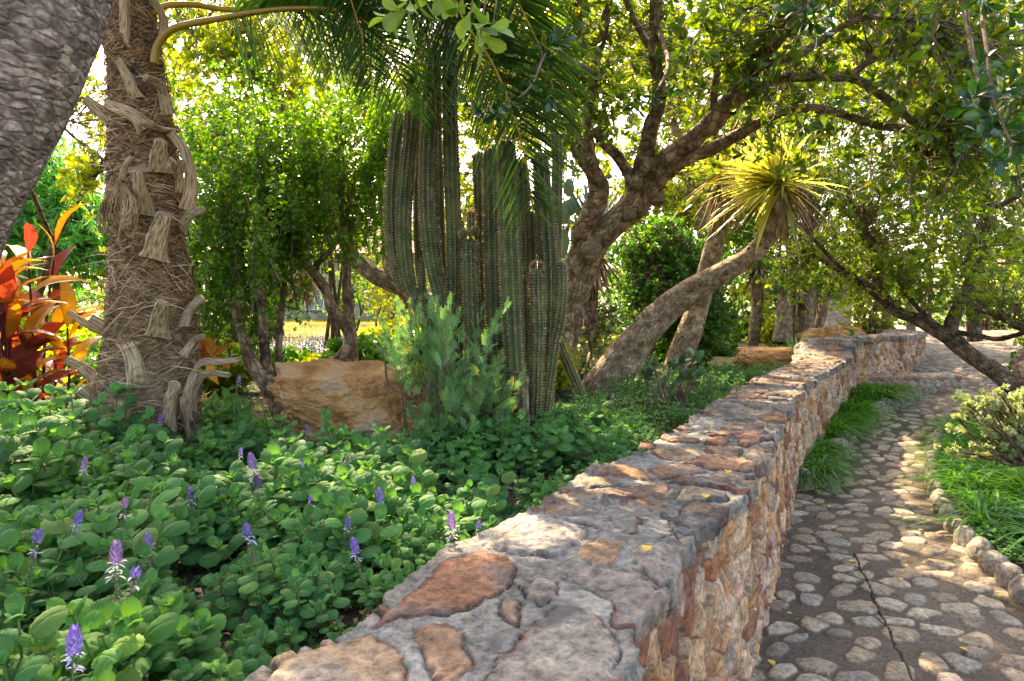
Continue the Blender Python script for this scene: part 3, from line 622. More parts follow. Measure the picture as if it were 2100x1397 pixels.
p = onb(1590, 760); rock('boulder', 'low sunlit orange boulder in the bed just before the wall bend', (p[0]+.05, p[1]+.4, p[2]+.1), (1.05, .6, .42), 5, -.2, n=40)
p = onb(1470, 735); rock('boulder', 'small pale orange boulder at the foot of the round green bush', (p[0]+.1, p[1]+.6, p[2]+.12), (.75, .6, .4), 8, .2, n=30)
p = onb(790, 745); rock('boulder', 'low brown boulder lying behind the large flat-topped boulder', (p[0], p[1]+.6, p[2]+.05), (.95, .6, .5), 9, .2, n=30)
rock('boulder', 'wedge shaped brown rock between the succulent trunks above the far wall', (5.15, 11.2, 1.0), (1.0, .7, .65), 15, .3, n=30)
p = onb(1580, 680); rock('boulder', 'tan rock under the far thick trunked succulent trees', (p[0]-.6, 13.5, .95), (1.0, .7, .5), 18, -.3, n=30)
# ---- low stub wall across the end of the lily border
q0 = onp(1905, 806); q1 = onp(1972, 800); stub = thing('stub_wall', 'short low wall of squared orange stones projecting from the end of the grassy border', 'wall', q1)
def block_wall(p0, p1, h, thk, seed, cw=.13, ch=.1, ncol=120, nrow=36):
    d = np.array(p1[:2])-np.array(p0[:2]); L = np.linalg.norm(d); d = d/L; nrm = np.array([d[1], -d[0]])
    prof = [(0, 0), (h, 0), (h, thk), (0, thk)]; mb = MB()
    for face in range(4):
        if face == 0: a = np.linspace(0, L, ncol); b = np.linspace(0, h, nrow)
        elif face == 1: a = np.linspace(0, L, ncol); b = np.linspace(0, thk, nrow)
        elif face == 2: a = np.linspace(0, thk, nrow); b = np.linspace(0, h, nrow)
        else: a = np.linspace(0, L, ncol); b = np.linspace(0, h, nrow)
        A, B = np.meshgrid(a, b, indexing='ij'); bi, bj, ed, du, dv = cells(A+face*3+.01*vnoise(np.stack([A*20, B*20, A*0], -1), 3), B, cw, ch, seed, .35, True)
        m = sstep(.004, .012, ed); D = m*(.012+.02*hij(bi, bj, seed+3))
        fade = np.minimum.reduce([A-a[0], a[-1]-A, B-b[0], b[-1]-B]); D = D*sstep(-.001, .012, fade)
        b3 = lambda xy, z: np.concatenate([xy, z[..., None]], -1)
        if face == 0: V = b3(p0[:2]+d*A[..., None]+nrm*D[..., None], B)
        elif face == 1: V = b3(p0[:2]+d*A[..., None]-nrm*B[..., None], h+D)
        elif face == 2: V = b3(p0[:2]+d*(L+D[..., None])-nrm*A[..., None], B)
        else: V = b3(p0[:2]+d*A[..., None]-nrm*(thk+D[..., None]), B)
        V = V+np.array([0, 0, p0[2]-.04]); cc = pick([(.42, .24, .14), (.5, .35, .24), (.35, .17, .11), (.45, .33, .25), (.5, .4, .3)], hij(bi, bj, seed+5))*m[..., None]+np.array([.38, .32, .27])*(1-m[..., None])
        i = np.arange(A.size).reshape(A.shape); f = np.stack([i[:-1, :-1], i[1:, :-1], i[1:, 1:], i[:-1, 1:]], -1).reshape(-1, 4); mb.add(V.reshape(-1, 3), f, 0, cc.reshape(-1, 3))
    return mb
part(block_wall(q0+np.array([-1.1, 0, 0]), q1, .27, .3, 201), 'masonry', M['stone'], stub)
# ---- rounded border stones, every one its own object
def border(pts, label, group, seed, step, sz):
    P = resample(crom(np.array(pts), 8), 200); L = np.r_[0, np.cumsum(np.linalg.norm(np.diff(P, axis=0), axis=1))]; r_ = np.random.default_rng(seed); s = 0
    base = [rock_mesh((1, 1, 1), seed+i, 14, 0, .05) for i in range(4)]; me = []
    for V, F in base:
        mb = MB(); U_ = unit(V); U_ = np.sign(U_)*np.abs(U_)**.82; V = unit(U_)*(1+.10*fbm(unit(V)*1.8+seed+9*len(me), seed, 3))[:, None]; V = V/(np.abs(V).max(0)*2); mb.add(V*np.array([1, 1, 1]), F); o = mb.build('border_stone', M['kerb']); me.append(o.data); bpy.data.objects.remove(o)
    while s < L[-1]:
        l = step*(.75+.6*r_.random()); c = [np.interp(s+l/2, L, P[:, k]) for k in range(3)]; c2 = [np.interp(s+l/2+.05, L, P[:, k]) for k in range(3)]
        o = bpy.data.objects.new('border_stone', me[r_.integers(4)]); COL.objects.link(o); o.location = (c[0], c[1], c[2]+.01+sz*.15)
        o.rotation_euler = (r_.normal()*.08, r_.normal()*.08, math.atan2(c2[1]-c[1], c2[0]-c[0])+r_.normal()*.06+(math.pi if r_.random() < .5 else 0))
        o.scale = (l*1.0, sz*(.85+.4*r_.random()), sz*(1+.5*r_.random())); tag(o, label, 'stone', group); s += l
lb = [onp(a, b) for a, b in ((1628, 1000), (1690, 992), (1712, 940), (1745, 893), (1800, 850), (1860, 822), (1905, 808))]
border(lb, 'rounded grey-brown stone edging the lily-turf border along the foot of the wall', 'rounded stones edging the wall-side border', 61, .19, .19)
rb_ = [onp(a, b) for a, b in ((2180, 1290), (2100, 1228), (2030, 1165), (1977, 1112), (1939, 1058), (1915, 1000), (1912, 945), (1932, 893), (1975, 865))]
border(rb_, 'smooth rounded stone lining the right edge of the cobbled path', 'rounded stones lining the right edge of the path', 71, .22, .15)
# soil of the wall-side border
Lb = np.array(lb); ysb = np.linspace(Lb[:, 1].min()+.05, Lb[:, 1].max(), 40); xb = np.interp(ysb, Lb[:, 1], Lb[:, 0]); a = np.linspace(0, 1, 8)
X = wx(ysb)[:, None]*(1-a)+(xb[:, None])*a; Z = pathz(ysb)[:, None]+.05+.03*np.sin(a*3.1)[None]; V = np.stack([X, np.repeat(ysb[:, None], 8, 1), Z], -1)
idx = np.arange(X.size).reshape(X.shape); mb = MB(); mb.add(V.reshape(-1, 3), np.stack([idx[:-1, :-1], idx[:-1, 1:], idx[1:, 1:], idx[1:, :-1]], -1).reshape(-1, 4), 0)
tag(mb.build('border_ground', M['soil']), kind='structure')
# ================================================================ woody plants
def wpts(pts, n=8):
    """(px,py,Y,rpx) rows -> smooth world centre line and radii"""
    P = np.array([np.r_[at(a, b, Y), r*Y/FPX] for a, b, Y, r in pts]); return crom(P, n)
def limb(mb, C, sides=14, amp=.10, freq=5., mi=0, seed=3, flare=0):
    P = C[:, :3]; r = np.maximum(C[:, 3], .002); m = max(6, int(np.linalg.norm(np.diff(P, axis=0), axis=1).sum()/max(r.mean()*.35, .012))); m = min(m, 260)
    Q = resample(C, m); P = Q[:, :3]; r = Q[:, 3]
    V, q, uv = tubes(P, r, sides, seam=True); sides += 1; Cn = rep(P, sides); rad = V-Cn
    nn = fbm(V*freq/ max(r.max()*3, .12)*.4, seed, 4, .55)[:, None]; V = Cn+rad*(1+amp*nn)
    uv = uv*np.array([max(1, round(2*math.pi*r.mean()*3)), 1]); mb.add(V, q, mi, None, uv)
    for e, s in ((0, 1), (-1, -1)):          # caps
        c0 = mb.n; ring = V[:sides] if e == 0 else V[-sides:]; mb.add(np.vstack([ring, ring.mean(0)]), np.array([(k, (k+1) % sides, sides)[::s] for k in range(sides)]), mi)
    return Q
def twigs_to(mb, limbs, tips, mi=0, r0=.005, maxlen=.7, sag=.08, seg=7, mix=.75, sides=4):
    """thin curved twigs from the limbs towards the given tips; returns tip axes and points along the twigs"""
    L = np.vstack([l for l in limbs]); A = []; 
    for i in range(0, len(tips), 500):
        d = np.linalg.norm(tips[i:i+500, None]-L[None, :, :3], axis=2)*(1+.35*rng.random((len(tips[i:i+500]), len(L)))); A.append(L[np.argmin(d, 1), :3])
    A = np.vstack(A); D = tips-A; dist = np.linalg.norm(D, axis=1, keepdims=True); s = np.minimum(1, maxlen/np.maximum(dist, 1e-3)); A = tips-D*s
    t = np.linspace(0, 1, seg)[None, :, None]; side = (rdir(len(tips))*(dist*s*.22))[:, None]
    P = A[:, None]*(1-t)+tips[:, None]*t+side*np.sin(t*math.pi)+np.array([0, 0, 1])*(sag*np.sin(t*math.pi)*(dist*s)[:, None])+rng.normal(size=(len(tips), seg, 3))*.012*np.sin(t*math.pi)
    Rr = r0*(1-.75*t[..., 0])*(.7+.9*np.minimum(1.5, dist*s/.6)); V, q, uv = tubes(P, Rr, sides); mb.add(V, q, mi)
    ax = unit(P[:, -1]-P[:, -2]+.25*rdir(len(tips), .6)); return ax, P
def cloud(n, px, py, Y, rx_, ry_, rY):
    v = rdir(n)*rng.random((n, 1))**.42; u = px+v[:, 0]*rx_; w_ = py+v[:, 1]*ry_; yy = Y+v[:, 2]*rY
    return np.array([at(a, b, c) for a, b, c in zip(u, w_, yy)])
def clump_cloud(n, *a, k=9, sp=.22):
    c = cloud(max(2, n//k), *a); i = rng.integers(len(c), size=n); return c[i]+rng.normal(size=(n, 3))*sp
def tree(name, label, cat, limbs, clouds, leaf, bark='bark', ls=.09, kind='obov', k=7, amp=.1, base=None, wid=1., group=None, sides=14, maxlen=.7, r0=.0045, droop=0., along=1, sp=.2, freq=5., extra=None, kk=9, spread=.9):
    Ls = [wpts(l) for l in limbs]; base = Ls[0][0, :3] if base is None else base; root = thing(name, label, cat, base, group)
    mb = MB(); mt = MB(); QQ = [limb(mb, C, sides if i == 0 else max(8, sides-4), amp, freq, seed=i+3) for i, C in enumerate(Ls)]
    if clouds:
        tips = np.vstack([clump_cloud(*c, k=kk, sp=sp) for c in clouds]); ax, P = twigs_to(mb, QQ, tips, 1, r0, maxlen)
        if droop: ax = unit(ax-np.array([0, 0, droop]))
        cr = MB(); rosettes(cr, tips, ax, k, ls*(.75+.5*rng.random(len(tips))), kind, spread, wid=wid, droop=droop*.4)
        for j in range(along):
            u = 3+j % 3; rosettes(cr, P[:, u], unit(P[:, u+1]-P[:, u]+.6*rdir(len(tips))), max(3, k//2), ls*.85, kind, 1.1, wid=wid, droop=droop*.4)
        if extra: extra(cr, mb, QQ)
        part(cr, 'crown', M[leaf] if isinstance(leaf, str) else [M[x] for x in leaf], root)
    part(mb, 'trunk', [M[bark], M['twig']], root)
    return root, QQ

# ---- foreground leaning tree (left edge), near and thick
Lf = [[(-390, 1500, 1.45, 130), (-320, 1050, 1.5, 122), (-215, 700, 1.5, 118), (-125, 450, 1.5, 116), (-30, 250, 1.5, 124), (45, 60, 1.5, 132), (100, -120, 1.52, 132), (170, -420, 1.6, 118), (260, -900, 1.9, 95), (420, -1500, 2.4, 80)],
      [(200, -600, 1.7, 70), (500, -1000, 2.2, 50), (900, -1200, 2.9, 30)]]
def near_sprigs(cr, mb, QQ):
    for (px, py, Y, ax, n, s) in ((838, 20, 1.8, (-.2, .1, -1), 7, .075), (800, 35, 1.8, (-1, 0, -.35), 4, .06), (868, -5, 1.85, (.2, 0, -1), 4, .07), (965, 30, 1.9, (-.1, .1, -1), 5, .07), (985, 75, 1.9, (.5, 0, -.9), 9, .07), (1010, 60, 1.95, (1, .1, -.2), 4, .06), (935, 5, 1.9, (-.6, 0, -.8), 5, .065), (905, -20, 1.85, (.1, 0, -1), 5, .06)):
        P = at(px, py, Y)[None]; rosettes(cr, P, np.array([ax], float), n, s*1.15, 'spoon', 1.0, mi=1, wid=1.0)
        V, q, uv = tubes(np.array([P[0]+np.array([.02, .1, .5]), P[0]+np.array([.03, .03, .22]), P[0]]), [.004, .003, .002], 5); mb.add(V, q, 1)
tree('leaning_tree', 'thick grey-barked trunk leaning across the top left corner, closest to the viewer', 'tree', Lf,
     [(200, 300, -900, 3.2, 900, 400, 1.2), (230, 1100, -1000, 3.6, 500, 300, 1.5)], ('pitt', 'pale'), 'barkgrey', ls=.08, amp=.045, base=(-1.9, 1.45, .7), sides=40, freq=9, extra=near_sprigs)

# ---- the big branching evergreen behind the cactus
B = [[(1120, 800, 7.3, 54), (1150, 680, 7.2, 42), (1168, 600, 7.1, 37), (1195, 535, 7.0, 37), (1225, 490, 6.9, 35), (1265, 452, 6.8, 32), (1305, 418, 6.7, 30), (1330, 385, 6.6, 26), (1352, 345, 6.5, 24)],
     [(1205, 520, 6.95, 32), (1192, 478, 6.9, 22), (1212, 440, 6.8, 21), (1228, 395, 6.7, 21), (1214, 352, 6.6, 18), (1184, 300, 6.5, 15), (1172, 220, 6.4, 13), (1180, 110, 6.2, 11), (1187, 0, 6.0, 10), (1190, -150, 5.8, 8)],
     [(1216, 350, 6.6, 14), (1206, 270, 6.6, 11), (1216, 160, 6.5, 10), (1240, 50, 6.4, 9), (1262, -90, 6.2, 7)],
     [(1302, 385, 6.7, 20), (1288, 352, 6.65, 13), (1262, 318, 6.6, 12), (1232, 286, 6.6, 11), (1222, 262, 6.6, 9)],
     [(1322, 395, 6.65, 24), (1322, 335, 6.5, 20), (1333, 270, 6.4, 16), (1352, 210, 6.2, 14), (1345, 130, 6.0, 13), (1344, 40, 5.8, 13), (1348, -90, 5.6, 12)],
     [(1340, 372, 6.55, 25), (1378, 318, 6.3, 21), (1435, 275, 6.1, 19), (1490, 215, 5.9, 19), (1545, 140, 5.6, 17), (1610, 60, 5.2, 14), (1690, -40, 4.8, 11)],
     [(1365, 350, 6.5, 20), (1405, 325, 6.3, 18), (1450, 310, 6.2, 14), (1510, 278, 6.0, 12), (1570, 245, 5.8, 10), (1640, 222, 5.6, 9), (1720, 232, 5.5, 8), (1800, 258, 5.5, 8), (1870, 270, 5.4, 7), (1950, 330, 5.3, 5)],
     [(1187, -20, 6, 9), (1060, -130, 5.9, 9), (900, -230, 5.8, 8), (720, -280, 5.8, 7), (560, -300, 6.0, 6), (380, -220, 6.3, 4)], [(1270, -60, 6, 8), (1150, -250, 5.5, 8), (1000, -430, 5.0, 7), (800, -560, 4.7, 6), (600, -600, 4.7, 4)],  # unseen limbs above the frame, added to carry the shading leaves
     [(1455, 270, 6.05, 14), (1510, 210, 5.9, 12), (1580, 168, 5.7, 10), (1650, 157, 5.5, 10), (1710, 156, 5.4, 10), (1770, 170, 5.3, 9), (1850, 230, 5.2, 8), (1920, 300, 5.1, 5)],
     [(1740, 160, 5.35, 8), (1790, 122, 5.3, 7), (1880, 98, 5.2, 6), (1980, 92, 5.0, 5)],
     [(1460, 250, 6.0, 8), (1475, 130, 5.9, 7), (1520, 20, 5.7, 6), (1530, -80, 5.5, 5)],
     [(1350, 120, 6.0, 8), (1300, 40, 6.0, 6), (1270, -40, 5.9, 5)],
     [(1545, 140, 5.6, 9), (1640, 110, 5.3, 7), (1760, 40, 5.0, 6), (1900, 40, 4.6, 5)],
     [(1690, -40, 4.8, 10), (1880, -110, 4.0, 10), (2080, -160, 3.4, 9), (2300, -150, 3.0, 8)],
     [(1960, -100, 3.8, 7), (1985, 60, 3.6, 5), (2010, 180, 3.3, 4), (2040, 240, 3.0, 3)]]
def sprigs(cr, mb, QQ):
    S = [(1648, 45, 2.7, (-.1, 0, -1), 9, .085), (1675, 60, 2.7, (.6, 0, -.6), 7, .08), (1630, 20, 2.7, (-1, 0, -.1), 6, .07), (1700, 40, 2.8, (1, 0, -.2), 5, .07), (1600, 15, 2.8, (-.8, 0, -.5), 5, .07),
         (2015, 130, 2.6, (0, -.5, .4), 9, .075), (2000, 195, 2.5, (-.2, -.7, .3), 11, .085), (2065, 180, 2.5, (.2, -.5, .3), 9, .08), (2060, 260, 2.5, (.2, -.7, .1), 11, .085), (2025, 235, 2.5, (-.7, -.4, .1), 8, .08),
         (2085, 300, 2.4, (.3, -.4, -.5), 9, .085), (2020, 10, 2.7, (0, -.4, -.6), 8, .07), (2070, 30, 2.7, (.3, -.2, -.6), 7, .07), (2095, 390, 2.7, (0, -.4, -.4), 8, .07), (1975, 300, 2.9, (-.3, -.4, -.4), 7, .06), (2050, 330, 2.8, (-.2, -.5, -.3), 8, .07),
         (990, 232, 3.1, (-1, -.2, .1), 8, .075), (1020, 240, 3.1, (-.2, -.3, -.9), 8, .08), (1050, 215, 3.2, (.3, -.3, -.7), 7, .08), (960, 215, 3.1, (-.9, 0, .4), 5, .06), (1085, 180, 3.4, (.1, -.3, -.7), 8, .08), (1110, 120, 3.6, (-.1, -.3, -.5), 8, .085), (1130, 90, 3.6, (.3, -.3, .2), 8, .085), (1165, 70, 3.7, (.3, -.3, .2), 7, .085),
         (1340, 205, 4.4, (.1, -.3, -.5), 9, .085), (1375, 190, 4.4, (.8, -.3, .1), 6, .08), (1300, 225, 4.5, (-.5, -.3, -.6), 6, .08), (1130, 205, 3.6, (.1, -.3, -.6), 7, .08)]
    P = np.array([at(a[0], a[1], a[2]) for a in S]); A = np.array([a[3] for a in S], float)
    for s, p, a in zip(S, P, A):
        rosettes(cr, p[None], a[None], s[4], s[5], 'spoon', 1.15, mi=1, wid=.95); rosettes(cr, p[None]-unit(a)*.05, a[None], 5, s[5]*.9, 'spoon', 1.5, mi=1, wid=.95)
    def tw(pts, r=5):
        limb(mb, wpts(pts), 6, .05, mi=1)
    tw([(1215, 150, 6.5, 8), (1180, 130, 5, 6), (1130, 100, 3.7, 3), (1090, 175, 3.4, 2), (1040, 215, 3.2, 2), (985, 232, 3.1, 1.5), (955, 213, 3.1, 1)])
    tw([(2040, -100, 3.2, 8), (2015, 10, 2.8, 4), (2025, 110, 2.6, 4), (2035, 200, 2.5, 3), (2075, 300, 2.4, 2), (2095, 390, 2.7, 2)]); tw([(2035, 200, 2.5, 3), (2000, 195, 2.5, 2)]); tw([(1640, -120, 3, 4), (1660, -20, 2.8, 3), (1650, 45, 2.7, 2)]); tw([(1350, 60, 5.8, 6), (1370, 130, 5, 4), (1340, 200, 4.4, 2)])
tree('evergreen_tree', 'gnarled brown evergreen tree with thick forked limbs arching right over the path behind the cactus', 'tree', B,
     [(230, 1250, 90, 6.3, 190, 170, 1.0), (250, 1520, 40, 5.8, 230, 180, 1.0), (270, 1800, 60, 5.4, 260, 170, .9), (300, 2000, 170, 4.9, 170, 230, .8), (120, 1110, 130, 6.0, 120, 170, .9), (50, 1700, 300, 5.6, 170, 70, .7), (110, 1950, 350, 5.0, 120, 110, .7), (60, 1500, 250, 6.6, 160, 70, .5),
      (420, 1500, -350, 6.0, 800, 240, 1.8), (420, 850, -215, 5.8, 430, 190, .8), (320, 430, -190, 6.3, 260, 110, .8), (200, 1000, -500, 4.9, 500, 220, .7), (200, 500, -650, 5.0, 450, 260, .8), (60, 1180, 250, 6.4, 120, 110, .6), (70, 1010, 30, 5.8, 120, 130, .7), (45, 1330, 330, 7.0, 160, 60, .5)],  # leaf masses above the frame are unseen, added to shade wall and bed
     ('pitt', 'pittdark'), 'bark', ls=.085, k=7, amp=.16, sides=26, sp=.16, extra=sprigs, maxlen=.8, base=at(1120, 790, 7.3))
# burl on the trunk
tr = [o for o in bpy.data.objects if o.name == 'evergreen_tree'][0]
def blob(c, r, seed, n=18, rough=.12, sq=(1, 1, 1)):
    V, F = rock_mesh((2, 2, 2), seed, n, 3, rough); V = unit(V)*(1+rough*fbm(unit(V)*2.2+seed, seed, 3))[:, None]; return V*r*np.array(sq)+c, F
for (a, b, Y, r) in ((1213, 513, 6.72, .10), (1305, 375, 6.5, .07), (1345, 405, 6.6, .09), (1290, 440, 6.62, .07)):
    mb = MB(); mb.add(*blob(at(a, b, Y), r, int(a))); part(mb, 'burl', M['bark'], tr)

# ---- right-hand low tree leaning over the path
Rt = [[(2150, 850, 7.6, 25), (2085, 795, 7.9, 20), (2030, 755, 8.2, 18), (1985, 725, 8.5, 16), (1958, 700, 8.7, 17), (1935, 685, 8.8, 14), (1880, 655, 9.1, 13), (1835, 635, 9.3, 12), (1790, 595, 9.5, 10), (1740, 563, 9.7, 8), (1690, 535, 9.9, 6), (1650, 520, 10, 5)],
      [(1948, 690, 8.75, 17), (1953, 660, 8.8, 14), (1965, 630, 8.8, 12), (1985, 590, 8.8, 11), (1998, 555, 8.7, 9), (2020, 480, 8.6, 7), (2035, 400, 8.4, 5)],
      [(1930, 675, 8.8, 6), (1890, 640, 8.9, 5), (1850, 590, 9, 4), (1830, 550, 9, 3)], [(1838, 636, 9.3, 10), (1810, 600, 9.2, 8), (1795, 560, 9.1, 7), (1790, 510, 9, 6), (1770, 470, 9, 4), (1800, 500, 9, 4)],
      [(2150, 700, 7.6, 9), (2080, 665, 8, 8), (2040, 645, 8.3, 6), (1985, 628, 8.7, 5)], [(1955, 680, 8.7, 6), (2010, 690, 8.4, 5), (2050, 695, 8.2, 5), (2110, 680, 8, 5)], [(1790, 595, 9.5, 5), (1720, 545, 9.2, 4), (1650, 470, 9, 3)],
      [(2035, 420, 8.4, 6), (1950, 380, 8.2, 5), (1850, 350, 8, 4)], [(2035, 430, 8.4, 6), (2130, 380, 8.0, 5)]]
tree('right_side_tree', 'dark low-branched tree leaning in over the cobbled path with golden green leaves', 'tree', Rt,
     [(330, 1950, 480, 8.6, 210, 130, 1.0), (260, 1750, 430, 9.4, 170, 130, 1.0), (90, 2060, 540, 8.2, 110, 90, .8), (120, 1640, 540, 10, 90, 80, .8), (14, 2090, 650, 7.6, 50, 60, .5), (170, 1800, 500, 9.4, 150, 90, .8), (200, 1960, 330, 8.6, 200, 110, 1.2), (60, 1850, 560, 9, 80, 50, .6), (110, 1700, 330, 9.2, 140, 80, .8)],
     'gold', 'barkdark', ls=.075, k=8, amp=.13, sides=16, sp=.17, wid=1.1, base=onp(2150, 862), maxlen=.8)
mb = MB(); limb(mb, wpts([(2190, 930, 6.4, 20), (2150, 860, 6.4, 18), (2108, 790, 6.5, 17), (2096, 755, 6.6, 17), (2112, 722, 6.7, 15), (2170, 690, 6.8, 13), (2280, 500, 7, 10)]), 18, .14)
o = thing('side_trunk', 'thick bent dark trunk cut by the right edge of the picture beside the path', 'tree', onp(2160, 930)); part(mb, 'trunk', M['barkdark'], o)

# ---- two leaning dracaena trees
def swords(n, c, Lr, wr, axis, spread, grav, seed, fold=.35, m=7, minel=0.):
    r_ = np.random.default_rng(seed); ax = unit(np.array(axis, float)); v = unit(r_.normal(size=(n, 3))*spread+ax*1.0)
    L = r_.uniform(*Lr, n); W = r_.uniform(*wr, n); t = np.linspace(0, 1, m)
    P = c+v[:, None]*(L[:, None]*t[None])[..., None]; P[..., 2] -= (grav*r_.uniform(.5, 1.4, n))[:, None]*(L[:, None]*t[None]**2.2)
    P = P+r_.normal(size=(n, 1, 3))*.02
    prof = np.array([.55, .9, 1, .95, .8, .5, .03])[:m] if m == 7 else np.sin(np.linspace(.5, math.pi, m))
    side = np.cross(v, [0, 0, 1.])+r_.normal(size=(n, 3))*.25; return ribbons(P, W[:, None]*prof[None], unit(side), fold), n*m*3
def sword_part(name, root, mat, sets, parent=None):
    mb = MB()
    for s in sets:
        (V, q, uv), nv = swords(*s); n = s[0]; c = rep(rng.random((n, 3)), len(V)//n); mb.add(V, q, 0, c, uv)
    return part(mb, name, M[mat], root)
D1 = [(1215, 845, 7.2, 58), (1240, 800, 7.2, 48), (1270, 748, 7.2, 40), (1312, 692, 7.15, 34), (1360, 640, 7.1, 30), (1420, 596, 7.05, 26), (1480, 562, 7.0, 23), (1535, 528, 7.0, 20), (1572, 488, 7.0, 18), (1594, 440, 7.0, 16), (1599, 385, 7.0, 14)]
D2 = [(1378, 790, 8.0, 30), (1394, 735, 8.0, 28), (1414, 680, 7.9, 25), (1434, 620, 7.9, 22), (1454, 545, 7.8, 20), (1470, 475, 7.8, 17), (1482, 420, 7.8, 15), (1487, 370, 7.8, 13)]
def drac(label, D, sets, skirt, dead):
    C = wpts(D); root = thing('dracaena_tree', label, 'tree', C[0, :3]); mb = MB(); Q = limb(mb, C, 28, .05, 7)
    kb = mb
    for i in range(26):
        k = rng.integers(int(len(Q)*.05), int(len(Q)*.8)); a = rdir(1)[0]; a[1] = -abs(a[1]); kb.add(*blob(Q[k, :3]+unit(a)*Q[k, 3]*.96, .014+.012*rng.random(), i, 6, .1, (1, 1, .7)), 1)
    part(mb, 'trunk', [M['dracbark'], M['barkdark']], root)
    if sets: sword_part('crown', root, 'sword', sets)
    if dead: sword_part('dead_leaves', root, 'dead', dead)
h1 = at(1599, 380, 7.0); h2 = at(1487, 352, 7.8)
drac('thick leaning trunk curving up right to a glowing yellow crown of sword leaves', D1,
     [(130, h1, (.45, .92), (.013, .023), (-.4, -.05, .75), .6, .26, 1), (80, h1, (.45, .9), (.013, .022), (-.8, -.2, .2), .5, .3, 2), (36, h1, (.3, .55), (.012, .02), (.5, -.2, .4), .5, .45, 3)], None, [(40, h1-np.array([0, 0, .03]), (.3, .5), (.012, .02), (.35, 0, -.5), .6, .5, 4)])
drac('second dracaena trunk behind the thick leaning one, straight with a skirt of dead brown leaves', D2,
     [(70, h2, (.45, .8), (.014, .025), (-.4, -.1, .7), .6, .2, 5)], None, [(110, h2, (.4, .75), (.008, .018), (-.05, -.15, -1), .38, .1, 6), (40, at(1482, 405, 7.8), (.3, .5), (.008, .016), (0, -.2, -1), .3, .1, 7)])
# small tuft sprouting from the leaning trunk
sword_part('sprout', [o for o in bpy.data.objects if o.name == 'dracaena_tree'][0], 'sword', [(16, at(1560, 475, 6.95), (.12, .24), (.006, .01), (-.1, -.2, 1), .5, .1, 9)])

# ---- generic leafy masses further back
def bush(name, label, cat, clouds, leaf, ls, kind='small', stems=None, k=6, group=None, base=None, bark='twig', sp=.12, kk=14, wid=1.2, stems_to=True, droop=0, maxlen=.5, r0=.005, amp=.08, along=0, spread=.9):
    tips = np.vstack([clump_cloud(*c, k=kk, sp=sp) for c in clouds]); c0 = tips.mean(0) if base is None else np.array(base, float)
    c0 = c0.copy(); c0[2] = gz(c0); root = thing(name, label, cat, c0, group); mb = MB()
    if stems is None:
        St = []
        for i in range(7):
            e = tips[rng.integers(len(tips))]*.5+tips.mean(0)*.5; b = c0+rng.normal(size=3)*[.12, .12, 0]; St.append(np.r_[b, .03*1.0][None]*(1-np.linspace(0, 1, 9)[:, None])+np.r_[e, .008][None]*np.linspace(0, 1, 9)[:, None]+np.c_[np.sin(np.linspace(0, 6, 9)+i)[:, None]*.05, np.cos(np.linspace(0, 5, 9)+i)[:, None]*.05, np.zeros((9, 2))])
    else: St = [wpts(s) for s in stems]
    QQ = [limb(mb, s, 10, amp, seed=i) for i, s in enumerate(St)]; ax, P = twigs_to(mb, QQ, tips, 1, r0, maxlen, sides=3, seg=5)
    cr = MB(); ax = unit(ax-np.array([0, 0, droop])); rosettes(cr, tips, ax, k, ls*(.7+.6*rng.random(len(tips))), kind, spread, wid=wid, droop=droop*.5)
    for j in range(along): rosettes(cr, P[:, 2+j % 2], unit(P[:, 3]-P[:, 2]+.5*rdir(len(tips))), k, ls, kind, 1.1, wid=wid, droop=droop*.5)
    part(cr, 'crown', M[leaf], root); part(mb, 'trunk', [M[bark], M['twig']], root); return root
# dense upright small-leaved shrubs right of the palm
def spek(label, cx, wpx, top, bot, Y, stems, n, seedx):
    tp = []; St = []
    for s in stems: St.append(wpts(s))
    root = thing('upright_shrub', label, 'shrub', St[0][0, :3]); mb = MB(); QQ = [limb(mb, s, 10, .08, seed=i) for i, s in enumerate(St)]
    # whips: long near-vertical shoots clothed in leaves
    m = 12; t = np.linspace(0, 1, m); Pw = []
    for i in range(n):
        x0 = cx+wpx*(rng.random()*2-1); y0 = bot-(bot-top)*rng.random()*.55; y1 = max(top+rng.normal()*25, y0-180-220*rng.random()); Yw = Y+rng.normal()*.3
        a = at(x0, y0, Yw); b = at(x0+rng.normal()*48, y1, Yw+rng.normal()*.12); c = rdir(1)[0]*.08
        Pw.append(a[None]*(1-t[:, None])+b[None]*t[:, None]+c*np.sin(t*6+i)[:, None])
    Pw = np.array(Pw); V, q, uv = tubes(Pw, .006*(1-.7*t)[None], 4); mb.add(V, q, 1); part(mb, 'trunk', [M['bark'], M['twig']], root)
    cr = MB(); K = 76; tt = rng.random((n, K)); idx = np.minimum((tt*(m-1)).astype(int), m-2); f = (tt*(m-1)-idx)[..., None]; ii = np.arange(n)[:, None]
    A = Pw[ii, idx]*(1-f)+Pw[ii, idx+1]*f; off = rdir(n*K).reshape(n, K, 3)*np.array([1, 1, .6])*(.11*rng.random((n, K, 1))**.8)
    pp = (A+off).reshape(-1, 3); rosettes(cr, pp, unit(off.reshape(-1, 3)+[0, 0, .05]), 4, .024+.02*rng.random(len(pp)), 'small', 1.1, wid=1.3); part(cr, 'crown', M['spek'], root)
spek('tall dense small-leaved shrub with upright shoots immediately right of the palm trunk', 465, 85, 120, 770, 5.5, [[(585, 850, 5.2, 26), (560, 800, 5.2, 22), (530, 765, 5.2, 16), (512, 735, 5.2, 13), (495, 675, 5.3, 11), (478, 605, 5.3, 10), (470, 540, 5.4, 8), (455, 420, 5.5, 5)], [(560, 800, 5.2, 14), (545, 740, 5.3, 11), (538, 640, 5.3, 10), (528, 540, 5.4, 8), (520, 400, 5.5, 5)]], 92, 1)
